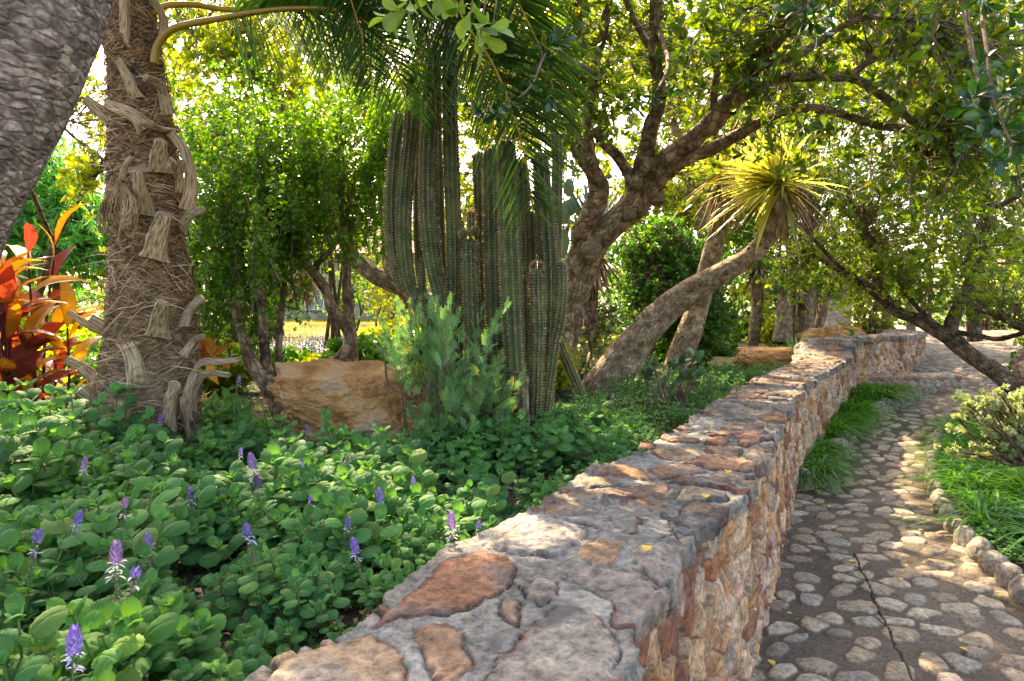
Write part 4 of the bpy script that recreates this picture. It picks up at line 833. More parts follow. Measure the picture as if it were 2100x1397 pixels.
spek('tall dense small-leaved shrub between the curved trunk and the cactus group', 700, 95, 190, 560, 5.9, [[(730, 800, 5.9, 12), (722, 690, 5.9, 9), (712, 560, 5.9, 7), (700, 430, 5.9, 5), (690, 250, 5.9, 4)], [(735, 790, 5.9, 8), (712, 640, 5.9, 6), (720, 450, 5.9, 4)]], 66, 2)
spek('dense small-leaved shrub with thin red stems in the middle of the shrub group', 580, 55, 250, 640, 5.7, [[(575, 810, 5.5, 9), (572, 700, 5.6, 7), (585, 560, 5.7, 5), (590, 400, 5.7, 4)]], 44, 3)
tree('bent_tree', 'bare pale trunk curving up from behind the large boulder and bending left', 'tree',
     [[(610, 800, 5.6, 18), (660, 765, 5.6, 17), (700, 737, 5.6, 16), (720, 700, 5.6, 15), (706, 662, 5.6, 14), (682, 635, 5.6, 12), (668, 595, 5.6, 10), (640, 555, 5.6, 9), (600, 508, 5.6, 9), (572, 470, 5.6, 8), (520, 450, 5.6, 6), (455, 430, 5.7, 4)], [(614, 800, 5.5, 13), (598, 780, 5.4, 11), (572, 764, 5.35, 8), (566, 760, 5.35, 7)], [(640, 555, 5.6, 7), (700, 480, 5.7, 5), (725, 380, 5.8, 4)]],
     [(30, 560, 420, 5.9, 120, 90, .4)], 'spek', 'bark', ls=.03, kind='small', amp=.12, sides=16, base=at(610, 800, 5.6))
tree('background_tree', 'lime green tree with long diagonal limbs behind the upright shrubs', 'tree',
     [[(960, 760, 8.6, 26), (900, 640, 8.6, 22), (820, 590, 8.6, 18), (740, 545, 8.6, 16), (690, 460, 8.6, 15), (650, 360, 8.6, 13), (600, 260, 8.6, 11), (545, 170, 8.6, 9), (480, 80, 8.6, 7)], [(800, 560, 8.7, 14), (790, 430, 8.7, 13), (775, 320, 8.7, 12), (745, 200, 8.7, 10), (720, 60, 8.7, 8)], [(640, 340, 8.6, 9), (540, 300, 8.6, 7), (480, 270, 8.6, 5)], [(560, 190, 8.6, 9), (450, 90, 8.6, 6), (380, 60, 8.6, 5)], [(760, 260, 8.6, 7), (860, 120, 8.6, 5)]],
     [(260, 480, 130, 8.8, 170, 170, 1.2), (260, 520, 20, 8.8, 260, 110, 1.0), (160, 820, 60, 9, 150, 120, .8), (260, 1000, 200, 10, 120, 170, .8), (260, 1080, 60, 9.2, 120, 150, .8), (150, 1160, 230, 9.6, 80, 110, .6), (230, 700, 170, 8.9, 170, 170, 1.2), (60, 800, 360, 9, 110, 130, .8), (70, 900, 150, 9, 90, 130, 1), (120, 420, 330, 9, 90, 110, 1)], 'lime', 'bark', ls=.1, amp=.1, sp=.25, wid=1.1)
tree('background_tree', 'sunlit yellow-green tree filling the gaps behind the forked limbs', 'tree',
     [[(1480, 700, 12.5, 12), (1440, 480, 12.5, 10), (1380, 250, 12.5, 9), (1320, 80, 12.5, 7)], [(1440, 470, 12.5, 8), (1560, 300, 12.5, 6), (1640, 120, 12.5, 5)]],
     [(210, 1260, 70, 12, 190, 150, 1.5), (230, 1480, 130, 12, 190, 160, 1.5), (200, 1660, 170, 12, 190, 150, 1.5), (120, 1500, 330, 13, 60, 60, 1.0)], 'lime', 'bark', ls=.12, amp=.1, sp=.35, wid=1.1, maxlen=1.5)
tree('background_tree', 'tall yellow-green tree behind the arching branches at the top right', 'tree',
     [[(2000, 700, 13, 14), (1980, 450, 13, 11), (1900, 200, 13, 8)], [(1985, 460, 13, 8), (2100, 200, 13, 6)]],
     [(420, 1860, 140, 12.5, 240, 220, 1.5), (260, 2060, 330, 12.5, 150, 240, 1.5), (140, 1740, 430, 13, 140, 120, 1.2), (60, 2000, 560, 13, 150, 70, 1)], 'gold', 'barkdark', ls=.13, amp=.1, sp=.4, wid=1.1, maxlen=1.5)
tree('background_tree', 'thin branch of pale yellow-green leaves against the sky between the left trunk and the palm', 'tree',
     [[(60, 700, 9, 8), (110, 500, 8, 6), (215, 330, 6.5, 5), (180, 385, 6.5, 3)], [(215, 330, 6.5, 4), (150, 280, 6.5, 3), (110, 240, 6.5, 2)], [(110, 500, 8, 5), (60, 380, 7, 4), (40, 300, 6.5, 2)]],
     [(70, 170, 350, 6.6, 55, 60, .4), (40, 190, 180, 7, 60, 80, .5), (35, 190, 270, 7, 30, 80, .5)], 'lime', 'barkdark', ls=.065, amp=.1, sp=.12, wid=1.1, base=(-6.5, 9, .75))
tree('willow_tree', 'full rounded green tree with drooping narrow foliage behind the orange canna leaves', 'tree',
     [[(120, 640, 15, 10), (115, 540, 15, 9), (105, 430, 15, 7), (95, 330, 15, 4)]], [(1300, 100, 430, 15, 140, 120, 1.4), (350, 60, 500, 14.6, 110, 60, 1), (250, 190, 490, 14.5, 60, 50, 1)], 'willow', 'barkdark', ls=.24, kind='lance', k=9, amp=.1, sp=.3, droop=.9, wid=.75, maxlen=1.0)
bush('round_bush', 'dense rounded dark green bush behind the two leaning trunks', 'bush', [(3200, 1370, 600, 9.3, 125, 125, .75), (900, 1440, 650, 9.2, 60, 90, .5), (500, 1340, 500, 9.4, 90, 45, .6)], 'hedge', .055, 'obov', kk=20, k=7, wid=1.3, base=at(1380, 720, 9.3))
bush('lime_bush', 'bright backlit lime bush above the dark round bush', 'bush', [(500, 1370, 440, 13, 100, 65, 1.0), (260, 1290, 420, 13, 50, 60, .8), (120, 1440, 400, 13, 50, 50, .8)], 'lime', .075, 'small', base=at(1370, 600, 13), wid=1.5)
bush('jade_bush', 'fleshy green shrub on bare stems in the gap between the cactus and the leaning trunk', 'bush', [(260, 1215, 660, 8.2, 55, 55, .4), (60, 1180, 740, 7.9, 30, 40, .3)], 'jade', .06, 'obov', base=at(1200, 780, 8.1), wid=1.3, k=6)
# far planting
import itertools
far = [('tall sunlit tree closing the view high above the forked limbs', 1150, 120, 18, 260, 200, 'lime', .2, 520), ('golden tree closing the view above the arching branch', 1620, 120, 18, 280, 220, 'gold', .2, 560), ('golden tree closing the view at the top of the path', 2020, 330, 18, 200, 260, 'gold', .2, 520), ('yellow-green tree closing the view behind the yellow crown', 1450, 420, 18, 140, 120, 'lime', .16, 320), ('leafy yellow-green shrub hiding the house wall behind the cactus', 800, 590, 15, 60, 50, 'lime', .08, 260), ('deep green shrub in front of the house to the left of its window', 560, 590, 16, 60, 45, 'hedge', .09, 220), ('green shrub right of the house window', 720, 600, 17, 45, 45, 'spek', .09, 220), ('yellow-green shrub mass close behind the tall upright shrubs', 470, 420, 8.6, 110, 200, 'lime', .06, 420), ('bright green shrub mass behind the curved trunk left of the cactus', 690, 380, 9.4, 120, 160, 'lime', .065, 330), ('mid green shrub behind the palm at the lawn edge', 330, 620, 11, 100, 60, 'spek', .07, 260), ('dark belt of shrubs beyond the lawn left of the palm', 130, 600, 22, 200, 45, 'hedge', .14, 300), ('green belt of trees beyond the cactus', 1000, 600, 17, 120, 60, 'hedge', .11, 260), ('dark green trees between the forked trunk and the round bush', 1280, 560, 16, 110, 90, 'hedge', .11, 300), ('green shrubbery behind the far succulents', 1640, 600, 17, 150, 60, 'spek', .1, 300), ('shrubbery at the top of the cobbled path', 1960, 630, 24, 170, 50, 'spek', .14, 330), ('dark green shrub behind the curved trunk at the lawn edge', 560, 600, 13, 90, 50, 'hedge', .07, 260), ('pale grey-green shrub beside the lawn right of the upright shrubs', 840, 640, 12, 60, 60, 'lime', .06, 180),
       ('bushy green tree behind the cactus columns', 960, 470, 14, 90, 120, 'lime', .1, 330), ('large dark tree mass left of the house', 380, 480, 24, 150, 110, 'hedge', .16, 420), ('rounded tree beyond the lawn above the house roof', 700, 440, 27, 170, 90, 'pitt', .18, 380),
       ('green tree seen between cactus and forked trunk', 1160, 470, 20, 90, 80, 'pitt', .14, 300), ('tall dark tree at the end of the bed above the far trunks', 1620, 470, 17, 110, 90, 'hedge', .12, 380), ('deep green tree behind the stone tower', 1760, 560, 26, 130, 70, 'hedge', .18, 350),
       ('grey-green shrub at the top of the path on its right', 2040, 650, 20, 90, 50, 'hedge', .1, 350), ('sunlit shrub left of the stone tower', 1560, 610, 14, 60, 60, 'lime', .07, 260), ('leafy shrub right of the stone tower above the far wall', 1790, 620, 14, 50, 50, 'lime', .07, 260),
       ('distant trees at the far left edge of the lawn', -20, 560, 26, 160, 60, 'lime', .18, 300), ('yellow-green shrubs by the lawn behind the canna', 250, 560, 14, 70, 40, 'lime', .08, 200), ('broad tree far right behind the low-branched tree', 2150, 480, 18, 150, 170, 'gold', .15, 450), ('dark tree between the limbs and the round bush', 1500, 520, 19, 110, 80, 'hedge', .14, 330), ('tall pale tree behind the yellow crown', 1560, 330, 22, 160, 120, 'lime', .18, 350), ('far pale tree behind the tips of the cactus', 1050, 240, 20, 130, 160, 'lime', .18, 380), ('far rounded tree between the forked limbs', 1380, 330, 20, 130, 110, 'lime', .18, 260),
       ('far tree showing behind the diagonal limbs', 560, 140, 20, 300, 190, 'lime', .22, 650), ('far tree behind the forked limbs, high up', 1300, 60, 22, 330, 130, 'gold', .22, 450), ('far tree high at the right behind the canopy', 1900, 60, 22, 320, 160, 'gold', .22, 500)]
for lab, px, py, Y, rx_, ry_, mt_, ls, n in far:
    b = at(px, 640, Y); bush('background_shrub' if py > 590 else 'background_tree', lab, 'shrub' if py > 590 else 'tree', [(n, px, py, Y, rx_, ry_, rx_*Y/FPX*.6)], mt_, ls, 'obov', base=b, sp=.25*Y/15, k=7, wid=1.4, bark='barkdark', maxlen=.9, kk=12)
# ================================================================ palm
def strap(P, W, T, side, sides=10, hollow=.5):
    """leaf-stalk stub: flattened channel section along P"""
    P = np.asarray(P, float); m = len(P); t = unit(np.gradient(P, axis=0)); S = unit(side[None]-(t@side)[:, None]*t); Nn = np.cross(S, t)
    a = np.linspace(0, 2*math.pi, sides, endpoint=False); u = np.cos(a); v = np.sin(a); v = np.where(v > 0, v*(1-hollow*(1-u*u)*2), v)
    V = P[:, None]+S[:, None]*(u[None]*np.asarray(W)[:, None])[..., None]+Nn[:, None]*(v[None]*np.asarray(T)[:, None])[..., None]
    idx = np.arange(m*sides).reshape(m, sides); q = np.stack([idx[:-1], np.roll(idx, -1, 1)[:-1], np.roll(idx, -1, 1)[1:], idx[1:]], -1).reshape(-1, 4)
    uv = np.stack(np.broadcast_arrays(a[None]/6.28, np.linspace(0, 1, m)[:, None]), -1).reshape(-1, 2); VV = V.reshape(-1, 3)
    VV = np.vstack([VV, VV[-sides:].mean(0)]); cap = np.array([(idx[-1, k], idx[-1, (k+1) % sides], m*sides) for k in range(sides)])
    return VV, [q, cap], np.vstack([uv, [[0, 1]]])
PC = [(255, -520, 4.0, 70), (258, -300, 4.05, 62), (262, -120, 4.1, 52), (265, 0, 4.1, 48), (275, 100, 4.1, 52), (285, 200, 4.1, 58), (295, 300, 4.1, 66), (300, 400, 4.1, 74), (305, 500, 4.1, 72), (312, 600, 4.1, 84), (312, 700, 4.1, 92), (308, 800, 4.1, 100), (300, 900, 4.1, 108), (298, 1000, 4.1, 116)]
PQ = wpts(PC, 14)[::-1]; PQ = resample(PQ, 300); PQ[:, 3] *= .85
palm = thing('palm_tree', 'shaggy palm trunk wrapped in brown fibre with cut leaf stubs, right of the orange canna', 'palm', PQ[0, :3])
V, q, uv = tubes(PQ[:, :3], PQ[:, 3]*.95, 60); cen = rep(PQ[:, :3], 60)
mb = MB(); n3 = fbm(V*np.array([6, 6, 11]), 7, 4); ring = np.abs(np.sin(V[:, 2]*11+uv[:, 0]*6.28))
V = cen+(V-cen)*(1+.10*n3+.05*ring)[:, None]
mb.add(V, q, 0, np.array([.1, .06, .035])*(1+.5*n3)[:, None], uv*[6, 1]); part(mb, 'trunk', M['fibre'], palm)
def on_palm(z, a, k=1.):
    zz = PQ[:, 2]; c = np.stack([np.interp(z, zz, PQ[:, i]) for i in (0, 1)], -1); r = np.interp(z, zz, PQ[:, 3])*k
    return np.stack([c[..., 0]+r*np.sin(a), c[..., 1]-r*np.cos(a), z], -1)
n = 15000; z0 = rng.uniform(.75, 3.6, n); a0 = rng.uniform(-2.1, 2.1, n); m = 7; t = np.linspace(0, 1, m)[None]
sl_ = rng.normal(size=n)*.45*np.where(rng.random(n) < .25, 2.5, 1); ln = rng.uniform(.4, 1.5, n)*np.where(rng.random(n) < .5, 1, -1)
aa = a0[:, None]+ln[:, None]*t; rr_ = np.interp(z0, PQ[:, 2], PQ[:, 3]); zz = z0[:, None]+np.abs(ln[:, None])*rr_[:, None]*sl_[:, None]*t+.03*np.sin(t*3.14)*rng.normal(size=(n, 1))
kk = 1.0+.06*rng.random((n, 1))+.11*np.sin(t*math.pi)*rng.random((n, 1))**2+.12*t**3*(rng.random((n, 1)) < .12)
P = on_palm(zz, aa, kk); wk = np.cumsum(rng.normal(size=(n, m, 3))*.006, 1); P = P+wk*rng.uniform(.2, 1.3, (n, 1, 1)); V, q, uv = ribbons(P, rng.uniform(.001, .0036, (n, 1)), np.tile([0, 0, 1.], (n, 1))+rng.normal(size=(n, 3))*.4)
fc = np.array([(.22, .12, .06), (.32, .2, .11), (.14, .075, .04), (.4, .28, .17), (.27, .14, .065)])[rng.integers(5, size=n)]
low = .8*np.clip((1.6-z0)/.8, 0, 1)[:, None]; fc = fc*(1-low)+np.array([.32, .24, .16])*low*(.6+.6*rng.random((n, 1)))
mb = MB(); mb.add(V, q, 0, rep(fc, len(V)//n), uv); M['strand'] = surf('fibre_strand', [(0, (.3, .2, .1)), (1, (.3, .2, .1))], 4, 1, .8, 0, attr=1.0)
part(mb, 'fibre', M['strand'], palm)
boots = [([(318, 530), (322, 490), (338, 440)], 23), ([(255, 627), (252, 580), (228, 530)], 18), ([(325, 690), (327, 655), (332, 622)], 20), ([(375, 672), (385, 640), (412, 612)], 16), ([(283, 795), (277, 750), (262, 712), (232, 680), (185, 652)], 17),
         ([(200, 830), (192, 780), (172, 755), (135, 738)], 16), ([(222, 930), (205, 870), (190, 825), (162, 800)], 24), ([(265, 930), (258, 880), (245, 825)], 20), ([(345, 870), (350, 820), (358, 790)], 20), ([(372, 470), (385, 445), (415, 430)], 12),
         ([(300, 440), (290, 400), (280, 352)], 18), ([(328, 352), (326, 320), (330, 290)], 20), ([(250, 290), (225, 245), (172, 202)], 18), ([(300, 262), (270, 235), (215, 212)], 15), ([(355, 268), (325, 262), (285, 248)], 13), ([(278, 200), (262, 160), (242, 122)], 15),
         ([(254, 90), (256, 40), (252, -30)], 15), ([(228, 130), (210, 90), (195, 62)], 11), ([(385, 430), (392, 370), (378, 310), (348, 272)], 14), ([(345, 235), (330, 180), (300, 160)], 13), ([(372, 395), (368, 360), (372, 330)], 10), ([(238, 380), (232, 350), (238, 305)], 15), ([(365, 360), (350, 330), (342, 345)], 10),
         ([(240, 470), (238, 440), (228, 420)], 12), ([(330, 90), (335, 40), (300, -20)], 13), ([(395, 780), (410, 745), (450, 742), (492, 738)], 9), ([(390, 840), (402, 790), (425, 765), (470, 770)], 10), ([(375, 730), (395, 700), (415, 690)], 9), ([(380, 860), (385, 800), (400, 765)], 12), ([(215, 680), (190, 672), (140, 640)], 9), ([(300, 345), (270, 350), (235, 345)], 8), ([(385, 905), (378, 860), (372, 820)], 14)]
for pts, w_ in boots:
    pp = []
    zs = []
    for i, (a, b) in enumerate(pts):
        f = i/(len(pts)-1); z = at(a, b, 4.1)[2]; c = np.array([np.interp(z, PQ[:, 2], PQ[:, k]) for k in (0, 1)]); r = np.interp(z, PQ[:, 2], PQ[:, 3])
        X = at(a, b, 4.1)[0]; dx = np.clip((X-c[0])/r, -.98, .98); Yf = c[1]-r*math.sqrt(1-dx*dx)*(1.0+.45*f)
        pp.append(at(a, b, Yf-.015-.05*f-.03*f*f))
    P = resample(crom(np.array(pp), 6), 14); f = np.linspace(0, 1, 14); wm = w_*3.9/FPX
    side = unit(np.cross(unit(P[-1]-P[0]), np.array([rng.normal()*.5, -1, 0.15]))); W = wm*(1.05-.45*f+.06*rng.normal(size=14)*0+.35*np.exp(-f*9)); T = wm*(.5+.1*f)
    V, F, uv = strap(P, W, T, side, 12, .35); V = V+.004*fbm(V*25, 5, 3)[:, None]*np.array([1, 1, .3])
    mb = MB(); mb.add(V, F, 0, None, uv); part(mb, 'leaf_stub', M['boot'], palm)
mb = MB()     # thin dead leaflets and spines across the trunk
n = 120; z0 = rng.uniform(.8, 3.3, n); a0 = rng.uniform(-1.3, 1.3, n); A = on_palm(z0, a0, 1.08); Dd = rdir(n)*[1, .5, .35]; Dd[:, 0] += np.sin(a0)*.8; Dd[:, 1] -= .25; t = np.linspace(0, 1, 5)[None, :, None]
P = A[:, None]+unit(Dd)[:, None]*t*rng.uniform(.08, .3, (n, 1, 1))+np.array([0, 0, -.05])*t**2; V, q, uv = ribbons(P, .004*(1.1-t[..., 0]), np.tile([0, 0, 1.], (n, 1)), .3); mb.add(V, q); part(mb, 'dead_leaflets', M['boot'], palm)
mb = MB(); n = 60; s0 = at(250, 372, 3.78); t = np.linspace(0, 1, 12)[None]; ex = rng.uniform(-1, 1, n); ey = rng.uniform(-.5, .5, n)       # hanging fruit stalk
P = np.stack([s0[0]+ex[:, None]*.11*np.sin(t*2.2)+.006*np.sin(t*40+ex[:, None]*9)-.03*t, s0[1]+ey[:, None]*.1*t-.02, s0[2]-t*rng.uniform(.18, .33, (n, 1))+.006*np.cos(t*40+ex[:, None]*5)+.0*t], -1)
V, q, uv = tubes(P, .0035, 4); mb.add(V, q); st_, q, uv = tubes(np.array([at(268, 325, 3.85), at(255, 345, 3.8), s0]), .018, 8); mb.add(st_, q); part(mb, 'fruit_stalk', M['dead'], palm)
def frond(R_, W0, Ll, n, root, droop=.35, ref=(0, -1, .45), seed=0, brown=0., r0=.018, tip=.4, flat=.6, bare=.12):
    """R_: rachis curve (k,3); leaflets hang from both sides"""
    r_ = np.random.default_rng(seed); Cc = resample(R_, 60); L = np.linspace(r0, .004, 60); V, q, uv = tubes(Cc, L, 8); mr = MB(); mr.add(V, q, 0, .3, uv); rc = part(mr, 'frond', M['petiole'], root)
    t = np.linspace(bare, .995, n); t = np.r_[t, t]; sg = np.r_[np.ones(n), -np.ones(n)]; N = len(t); t = np.clip(t+r_.normal(size=N)*.004, 0, .999)
    i = t*59; i0 = i.astype(int); f = (i-i0)[:, None]; A = Cc[i0]*(1-f)+Cc[np.minimum(i0+1, 59)]*f; T = unit(Cc[np.minimum(i0+1, 59)]-Cc[np.maximum(i0-1, 0)])
    S = unit(np.cross(T, np.array(ref, float)))*sg[:, None]; U = np.cross(S*sg[:, None], T)
    ln = Ll*1.25*(.5+.55*np.sin(np.clip(t*1.25+.1, 0, 1)*math.pi*.9+.15))*np.where(t > .85, tip+(1-tip)*(1-t)/.15, 1)*r_.uniform(.85, 1.1, N)
    D = unit(S*(1.15-.35*t[:, None])+T*(.38+.45*t[:, None])+U*(r_.uniform(-.5, flat, N))[:, None]); m = 7; s = np.linspace(0, 1, m)[None, :, None]
    P = A[:, None]+D[:, None]*s*ln[:, None, None]; P[..., 2] -= (droop*.55*r_.uniform(.6, 1.3, N)*ln)[:, None]*s[..., 0]**2
    W = W0*np.array([.5, .95, 1, .9, .7, .4, .04])[None]; V, q, uv = ribbons(P, W, U, .5); mb = MB(); c = rep(np.c_[r_.random(N), r_.random(N), r_.random(N)], m*3); mb.add(V, q, 0, c, uv)
    o = part(mb, 'leaflets', M['palmleaf'], rc); return rc
A_ = lambda L: crom(np.array([at(*p) for p in L]), 8)
frond(A_([(316, 130, 3.95), (322, 95, 3.95), (345, 65, 3.95), (385, 50, 3.95), (440, 40, 3.95), (520, 26, 3.9), (600, 18, 3.9), (690, 22, 3.85), (770, 60, 3.8), (810, 130, 3.8), (835, 220, 3.8)]), .011, .42, 95, palm, .8, seed=1, r0=.023, bare=.3)
frond(A_([(310, 30, 4.1), (340, 12, 4.1), (400, 10, 4.15), (470, 20, 4.2), (560, 10, 4.2), (700, -10, 4.3), (840, 20, 4.3), (950, 60, 4.3)]), .011, .4, 80, palm, .7, seed=2, r0=.02, bare=.4)
frond(A_([(290, -430, 4.0), (500, -560, 4.0), (720, -420, 3.9), (860, -180, 3.9), (940, 20, 3.9), (1010, 130, 3.85), (1055, 240, 3.85), (1080, 340, 3.85), (1092, 425, 3.85)]), .013, .62, 130, palm, .5, seed=3, r0=.02, bare=.42)
frond(A_([(290, -430, 4.0), (480, -620, 4.2), (660, -520, 4.3), (780, -260, 4.3), (850, -20, 4.3), (885, 120, 4.3), (895, 250, 4.3)]), .012, .44, 100, palm, .5, seed=4, bare=.4)
frond(A_([(290, -430, 4.0), (420, -620, 3.9), (560, -480, 3.8), (660, -200, 3.8), (720, 0, 3.8), (752, 110, 3.75), (765, 190, 3.75)]), .012, .42, 100, palm, .5, seed=5, bare=.4)
frond(A_([(290, -430, 4.0), (550, -640, 4.1), (800, -520, 4.2), (960, -260, 4.2), (1040, -40, 4.2), (1085, 110, 4.2), (1105, 240, 4.2)]), .013, .6, 115, palm, .5, seed=6, bare=.4)
frond(A_([(290, -430, 4.0), (560, -640, 4.1), (820, -480, 4.0), (960, -200, 3.95), (1060, 0, 3.9), (1120, 130, 3.9), (1150, 260, 3.9)]), .013, .58, 115, palm, .5, seed=7, bare=.4)
frond(A_([(290, -430, 4.0), (450, -600, 4.1), (620, -480, 4.1), (760, -200, 4.1), (870, -20, 4.1), (960, 80, 4.1), (1010, 200, 4.1)]), .012, .46, 105, palm, .5, seed=8, bare=.4)
frond(A_([(290, -430, 4.0), (380, -560, 4.2), (480, -420, 4.2), (560, -180, 4.2), (620, -20, 4.2), (660, 70, 4.2), (680, 150, 4.2)]), .012, .42, 95, palm, .5, seed=9, bare=.4)
for i in range(9):
    a = i*.7+.4; b = at(258, -480, 4.0); dd = np.array([math.cos(a), math.sin(a), 0]); P = np.array([b, b+dd*.7+[0, 0, .8], b+dd*1.6+[0, 0, 1.1], b+dd*2.5+[0, 0, .8], b+dd*3.1+[0, 0, .15]]); frond(crom(P, 8), .013, .45, 80, palm, .5, (0, 0, 1), 20+i)

# ================================================================ cactus
cact = thing('column_cactus', 'clump of tall ribbed columnar cactus stems rising in the middle of the bed', 'cactus', onb(1070, 915))
def column(pts, Y, ribs=10, seed=0, mat='cactus', sp=True, cap=True, len_=.016):
    C = crom(np.array([np.r_[at(a, b, Y), r*.79*Y/FPX] for a, b, r in pts]), 10); Ltot = np.linalg.norm(np.diff(C[:, :3], axis=0), axis=1).sum(); m = int(max(20, Ltot/.018)); C = resample(C, m)
    P = C[:, :3]; r = C[:, 3].copy(); s = np.linspace(0, Ltot, m); d = Ltot-s
    if cap: rt = r[-1]; r = r*np.sqrt(np.clip(1-(1-np.clip(d/(rt*1.3), 0, 1))**2, .0008, 1))
    # gentle growth constrictions
    r = r*(1+.02*np.sin(s*9+seed)); per = 6; sides = ribs*per; T = unit(np.gradient(P, axis=0)); ref = np.array([.2, -1, .05]); N_ = unit(ref-(T@ref)[:, None]*T); Bn = np.cross(T, N_)
    a = np.arange(sides)/sides*2*math.pi; prof = 1-.26*(1-np.abs(np.cos(a*ribs/2))**1.3); V = P[:, None]+r[:, None, None]*prof[None, :, None]*(np.cos(a)[None, :, None]*N_[:, None]+np.sin(a)[None, :, None]*Bn[:, None])
    idx = np.arange(m*sides).reshape(m, sides); q = np.stack([idx[:-1], np.roll(idx, -1, 1)[:-1], np.roll(idx, -1, 1)[1:], idx[1:]], -1).reshape(-1, 4)
    mb = MB(); mb.add(V.reshape(-1, 3), q); V0 = V[-1]; mb.add(np.vstack([V0, V0.mean(0)]), np.array([(k, (k+1) % sides, sides) for k in range(sides)]))
    o = part(mb, 'stem', M[mat], cact)
    if sp:
        kk = np.arange(0, m, 1); ar = []; nr = []
        ang = np.arange(ribs)/ribs*2*math.pi
        Pa = P[:, None]+(r[:, None, None]*1.0)*(np.cos(ang)[None, :, None]*N_[:, None]+np.sin(ang)[None, :, None]*Bn[:, None]); Na = unit(Pa-P[:, None]); Pa = Pa.reshape(-1, 3); Na = Na.reshape(-1, 3); Ta = rep(T, ribs)
        vis = Na[:, 1] < .45; Pa = Pa[vis]; Na = Na[vis]; Ta = Ta[vis]; n = len(Pa); K = 6
        Dn = unit(Na[:, None]*1.0+rng.normal(size=(n, K, 3))*.75); L = len_*rng.uniform(.5, 1.5, (n, K, 1)); b = Pa[:, None]+rng.normal(size=(n, K, 3))*.0015; sd_ = unit(np.cross(Dn, rng.normal(size=(n, K, 3))))*.0013
        Vs = np.stack([b-sd_, b+sd_, b+Dn*L], 2).reshape(-1, 3); ms = MB(); ms.add(Vs, np.arange(len(Vs)).reshape(-1, 3))
        # woolly areole dots
        e1 = unit(np.cross(Na, Ta))*.0026; e2 = Ta*.0034; c0 = Pa+Na*.0012; Va = np.stack([c0-e1, c0-e2, c0+e1, c0+e2], 1).reshape(-1, 3); ms.add(Va, np.arange(len(Va)).reshape(-1, 4))
        part(ms, 'spines', M['spine'], o)
cols = [([(860, 640, 12), (842, 600, 13), (820, 570, 15), (806, 510, 17), (803, 420, 18), (808, 330, 17), (817, 245, 16), (819, 228, 15)], 4.55), ([(868, 650, 14), (850, 610, 15), (836, 570, 20), (828, 480, 21), (833, 370, 20), (843, 260, 19), (848, 165, 17), (849, 152, 16)], 4.5), ([(895, 700, 9), (866, 590, 11), (860, 520, 12), (857, 420, 13), (861, 300, 13), (864, 205, 12)], 4.75),
        ([(908, 660, 20), (903, 610, 20), (888, 540, 21), (878, 440, 22), (877, 330, 22), (884, 200, 21), (887, 90, 19)], 4.4), ([(918, 720, 14), (904, 520, 14), (899, 380, 14), (895, 250, 14), (893, 110, 13)], 4.7), ([(925, 650, 18), (932, 600, 19), (932, 500, 21), (927, 380, 21), (923, 230, 20), (922, 100, 19), (922, 40, 17)], 4.45),
        ([(985, 940, 22), (978, 800, 22), (970, 690, 22), (966, 600, 22), (964, 530, 22), (965, 487, 21)], 4.35), ([(965, 485, 8), (966, 455, 10), (966, 432, 9)], 4.35), ([(1008, 900, 18), (1001, 760, 18), (994, 640, 20), (990, 520, 21), (988, 420, 21), (984, 340, 19), (982, 310, 17)], 4.75), ([(1010, 930, 22), (1016, 760, 24), (1015, 640, 25), (1012, 520, 25), (1010, 420, 25), (1008, 330, 22), (1007, 300, 20)], 4.4),
        ([(1068, 960, 24), (1060, 860, 25), (1056, 760, 27), (1050, 640, 28), (1045, 520, 28), (1042, 420, 27), (1039, 330, 25), (1038, 285, 23)], 4.15), ([(1082, 920, 20), (1074, 700, 22), (1072, 560, 22), (1070, 420, 22), (1068, 330, 20)], 4.5), ([(1094, 940, 17), (1102, 700, 19), (1101, 620, 19), (1100, 560, 18), (1100, 549, 17)], 4.2),
        ([(1092, 960, 24), (1104, 860, 25), (1117, 760, 26), (1124, 660, 27), (1125, 560, 28), (1120, 480, 27), (1113, 390, 23), (1108, 310, 21)], 4.3), ([(1104, 930, 13), (1134, 720, 14), (1146, 660, 15), (1152, 600, 15), (1152, 537, 14)], 4.25), ([(905, 760, 9), (880, 660, 9), (866, 600, 10), (865, 570, 10), (864, 532, 9)], 4.5), ([(1030, 900, 18), (1032, 780, 20), (1030, 650, 20), (1028, 500, 19)], 4.65), ([(1118, 880, 14), (1134, 700, 14), (1139, 560, 14), (1142, 420, 15), (1143, 330, 14), (1142, 270, 13)], 4.8), ([(1085, 900, 22), (1088, 800, 22), (1090, 700, 20), (1085, 520, 20), (1082, 430, 20)], 4.4), ([(935, 860, 11), (943, 660, 11), (946, 520, 12), (944, 450, 11)], 4.6), ([(1190, 805, 12), (1175, 770, 12), (1158, 730, 12), (1143, 690, 11)], 4.7)]
for i, (pts, Y) in enumerate(cols): column(pts, Y, 10 if pts[2][2] > 16 else 8, i)
column([(1072, 940, 22), (1070, 860, 21), (1068, 800, 20), (1070, 772, 19)], 4.05, 9, 40, 'cactusold', False, False); column([(925, 960, 26), (922, 860, 26), (918, 760, 27), (915, 690, 26), (912, 620, 24)], 4.5, 9, 41, 'cactusold', False, False)
column([(918, 930, 22), (900, 800, 20), (884, 700, 18), (864, 632, 15)], 4.52, 9, 42, 'cactusold', False, False)
mb = MB()
for (a, b, Y, r) in ((950, 480, 4.3, .028), (973, 474, 4.25, .026)):
    V, F = blob(at(a, b, Y), r, 3, 10, .02); mb = MB(); mb.add(V, F); part(mb, 'pup', M['cactus'], cact)
column([(918, 930, 22), (900, 800, 20), (884, 700, 18), (864, 632, 15)], 4.52, 9, 42, 'cactusold', False, False)
mb = MB()
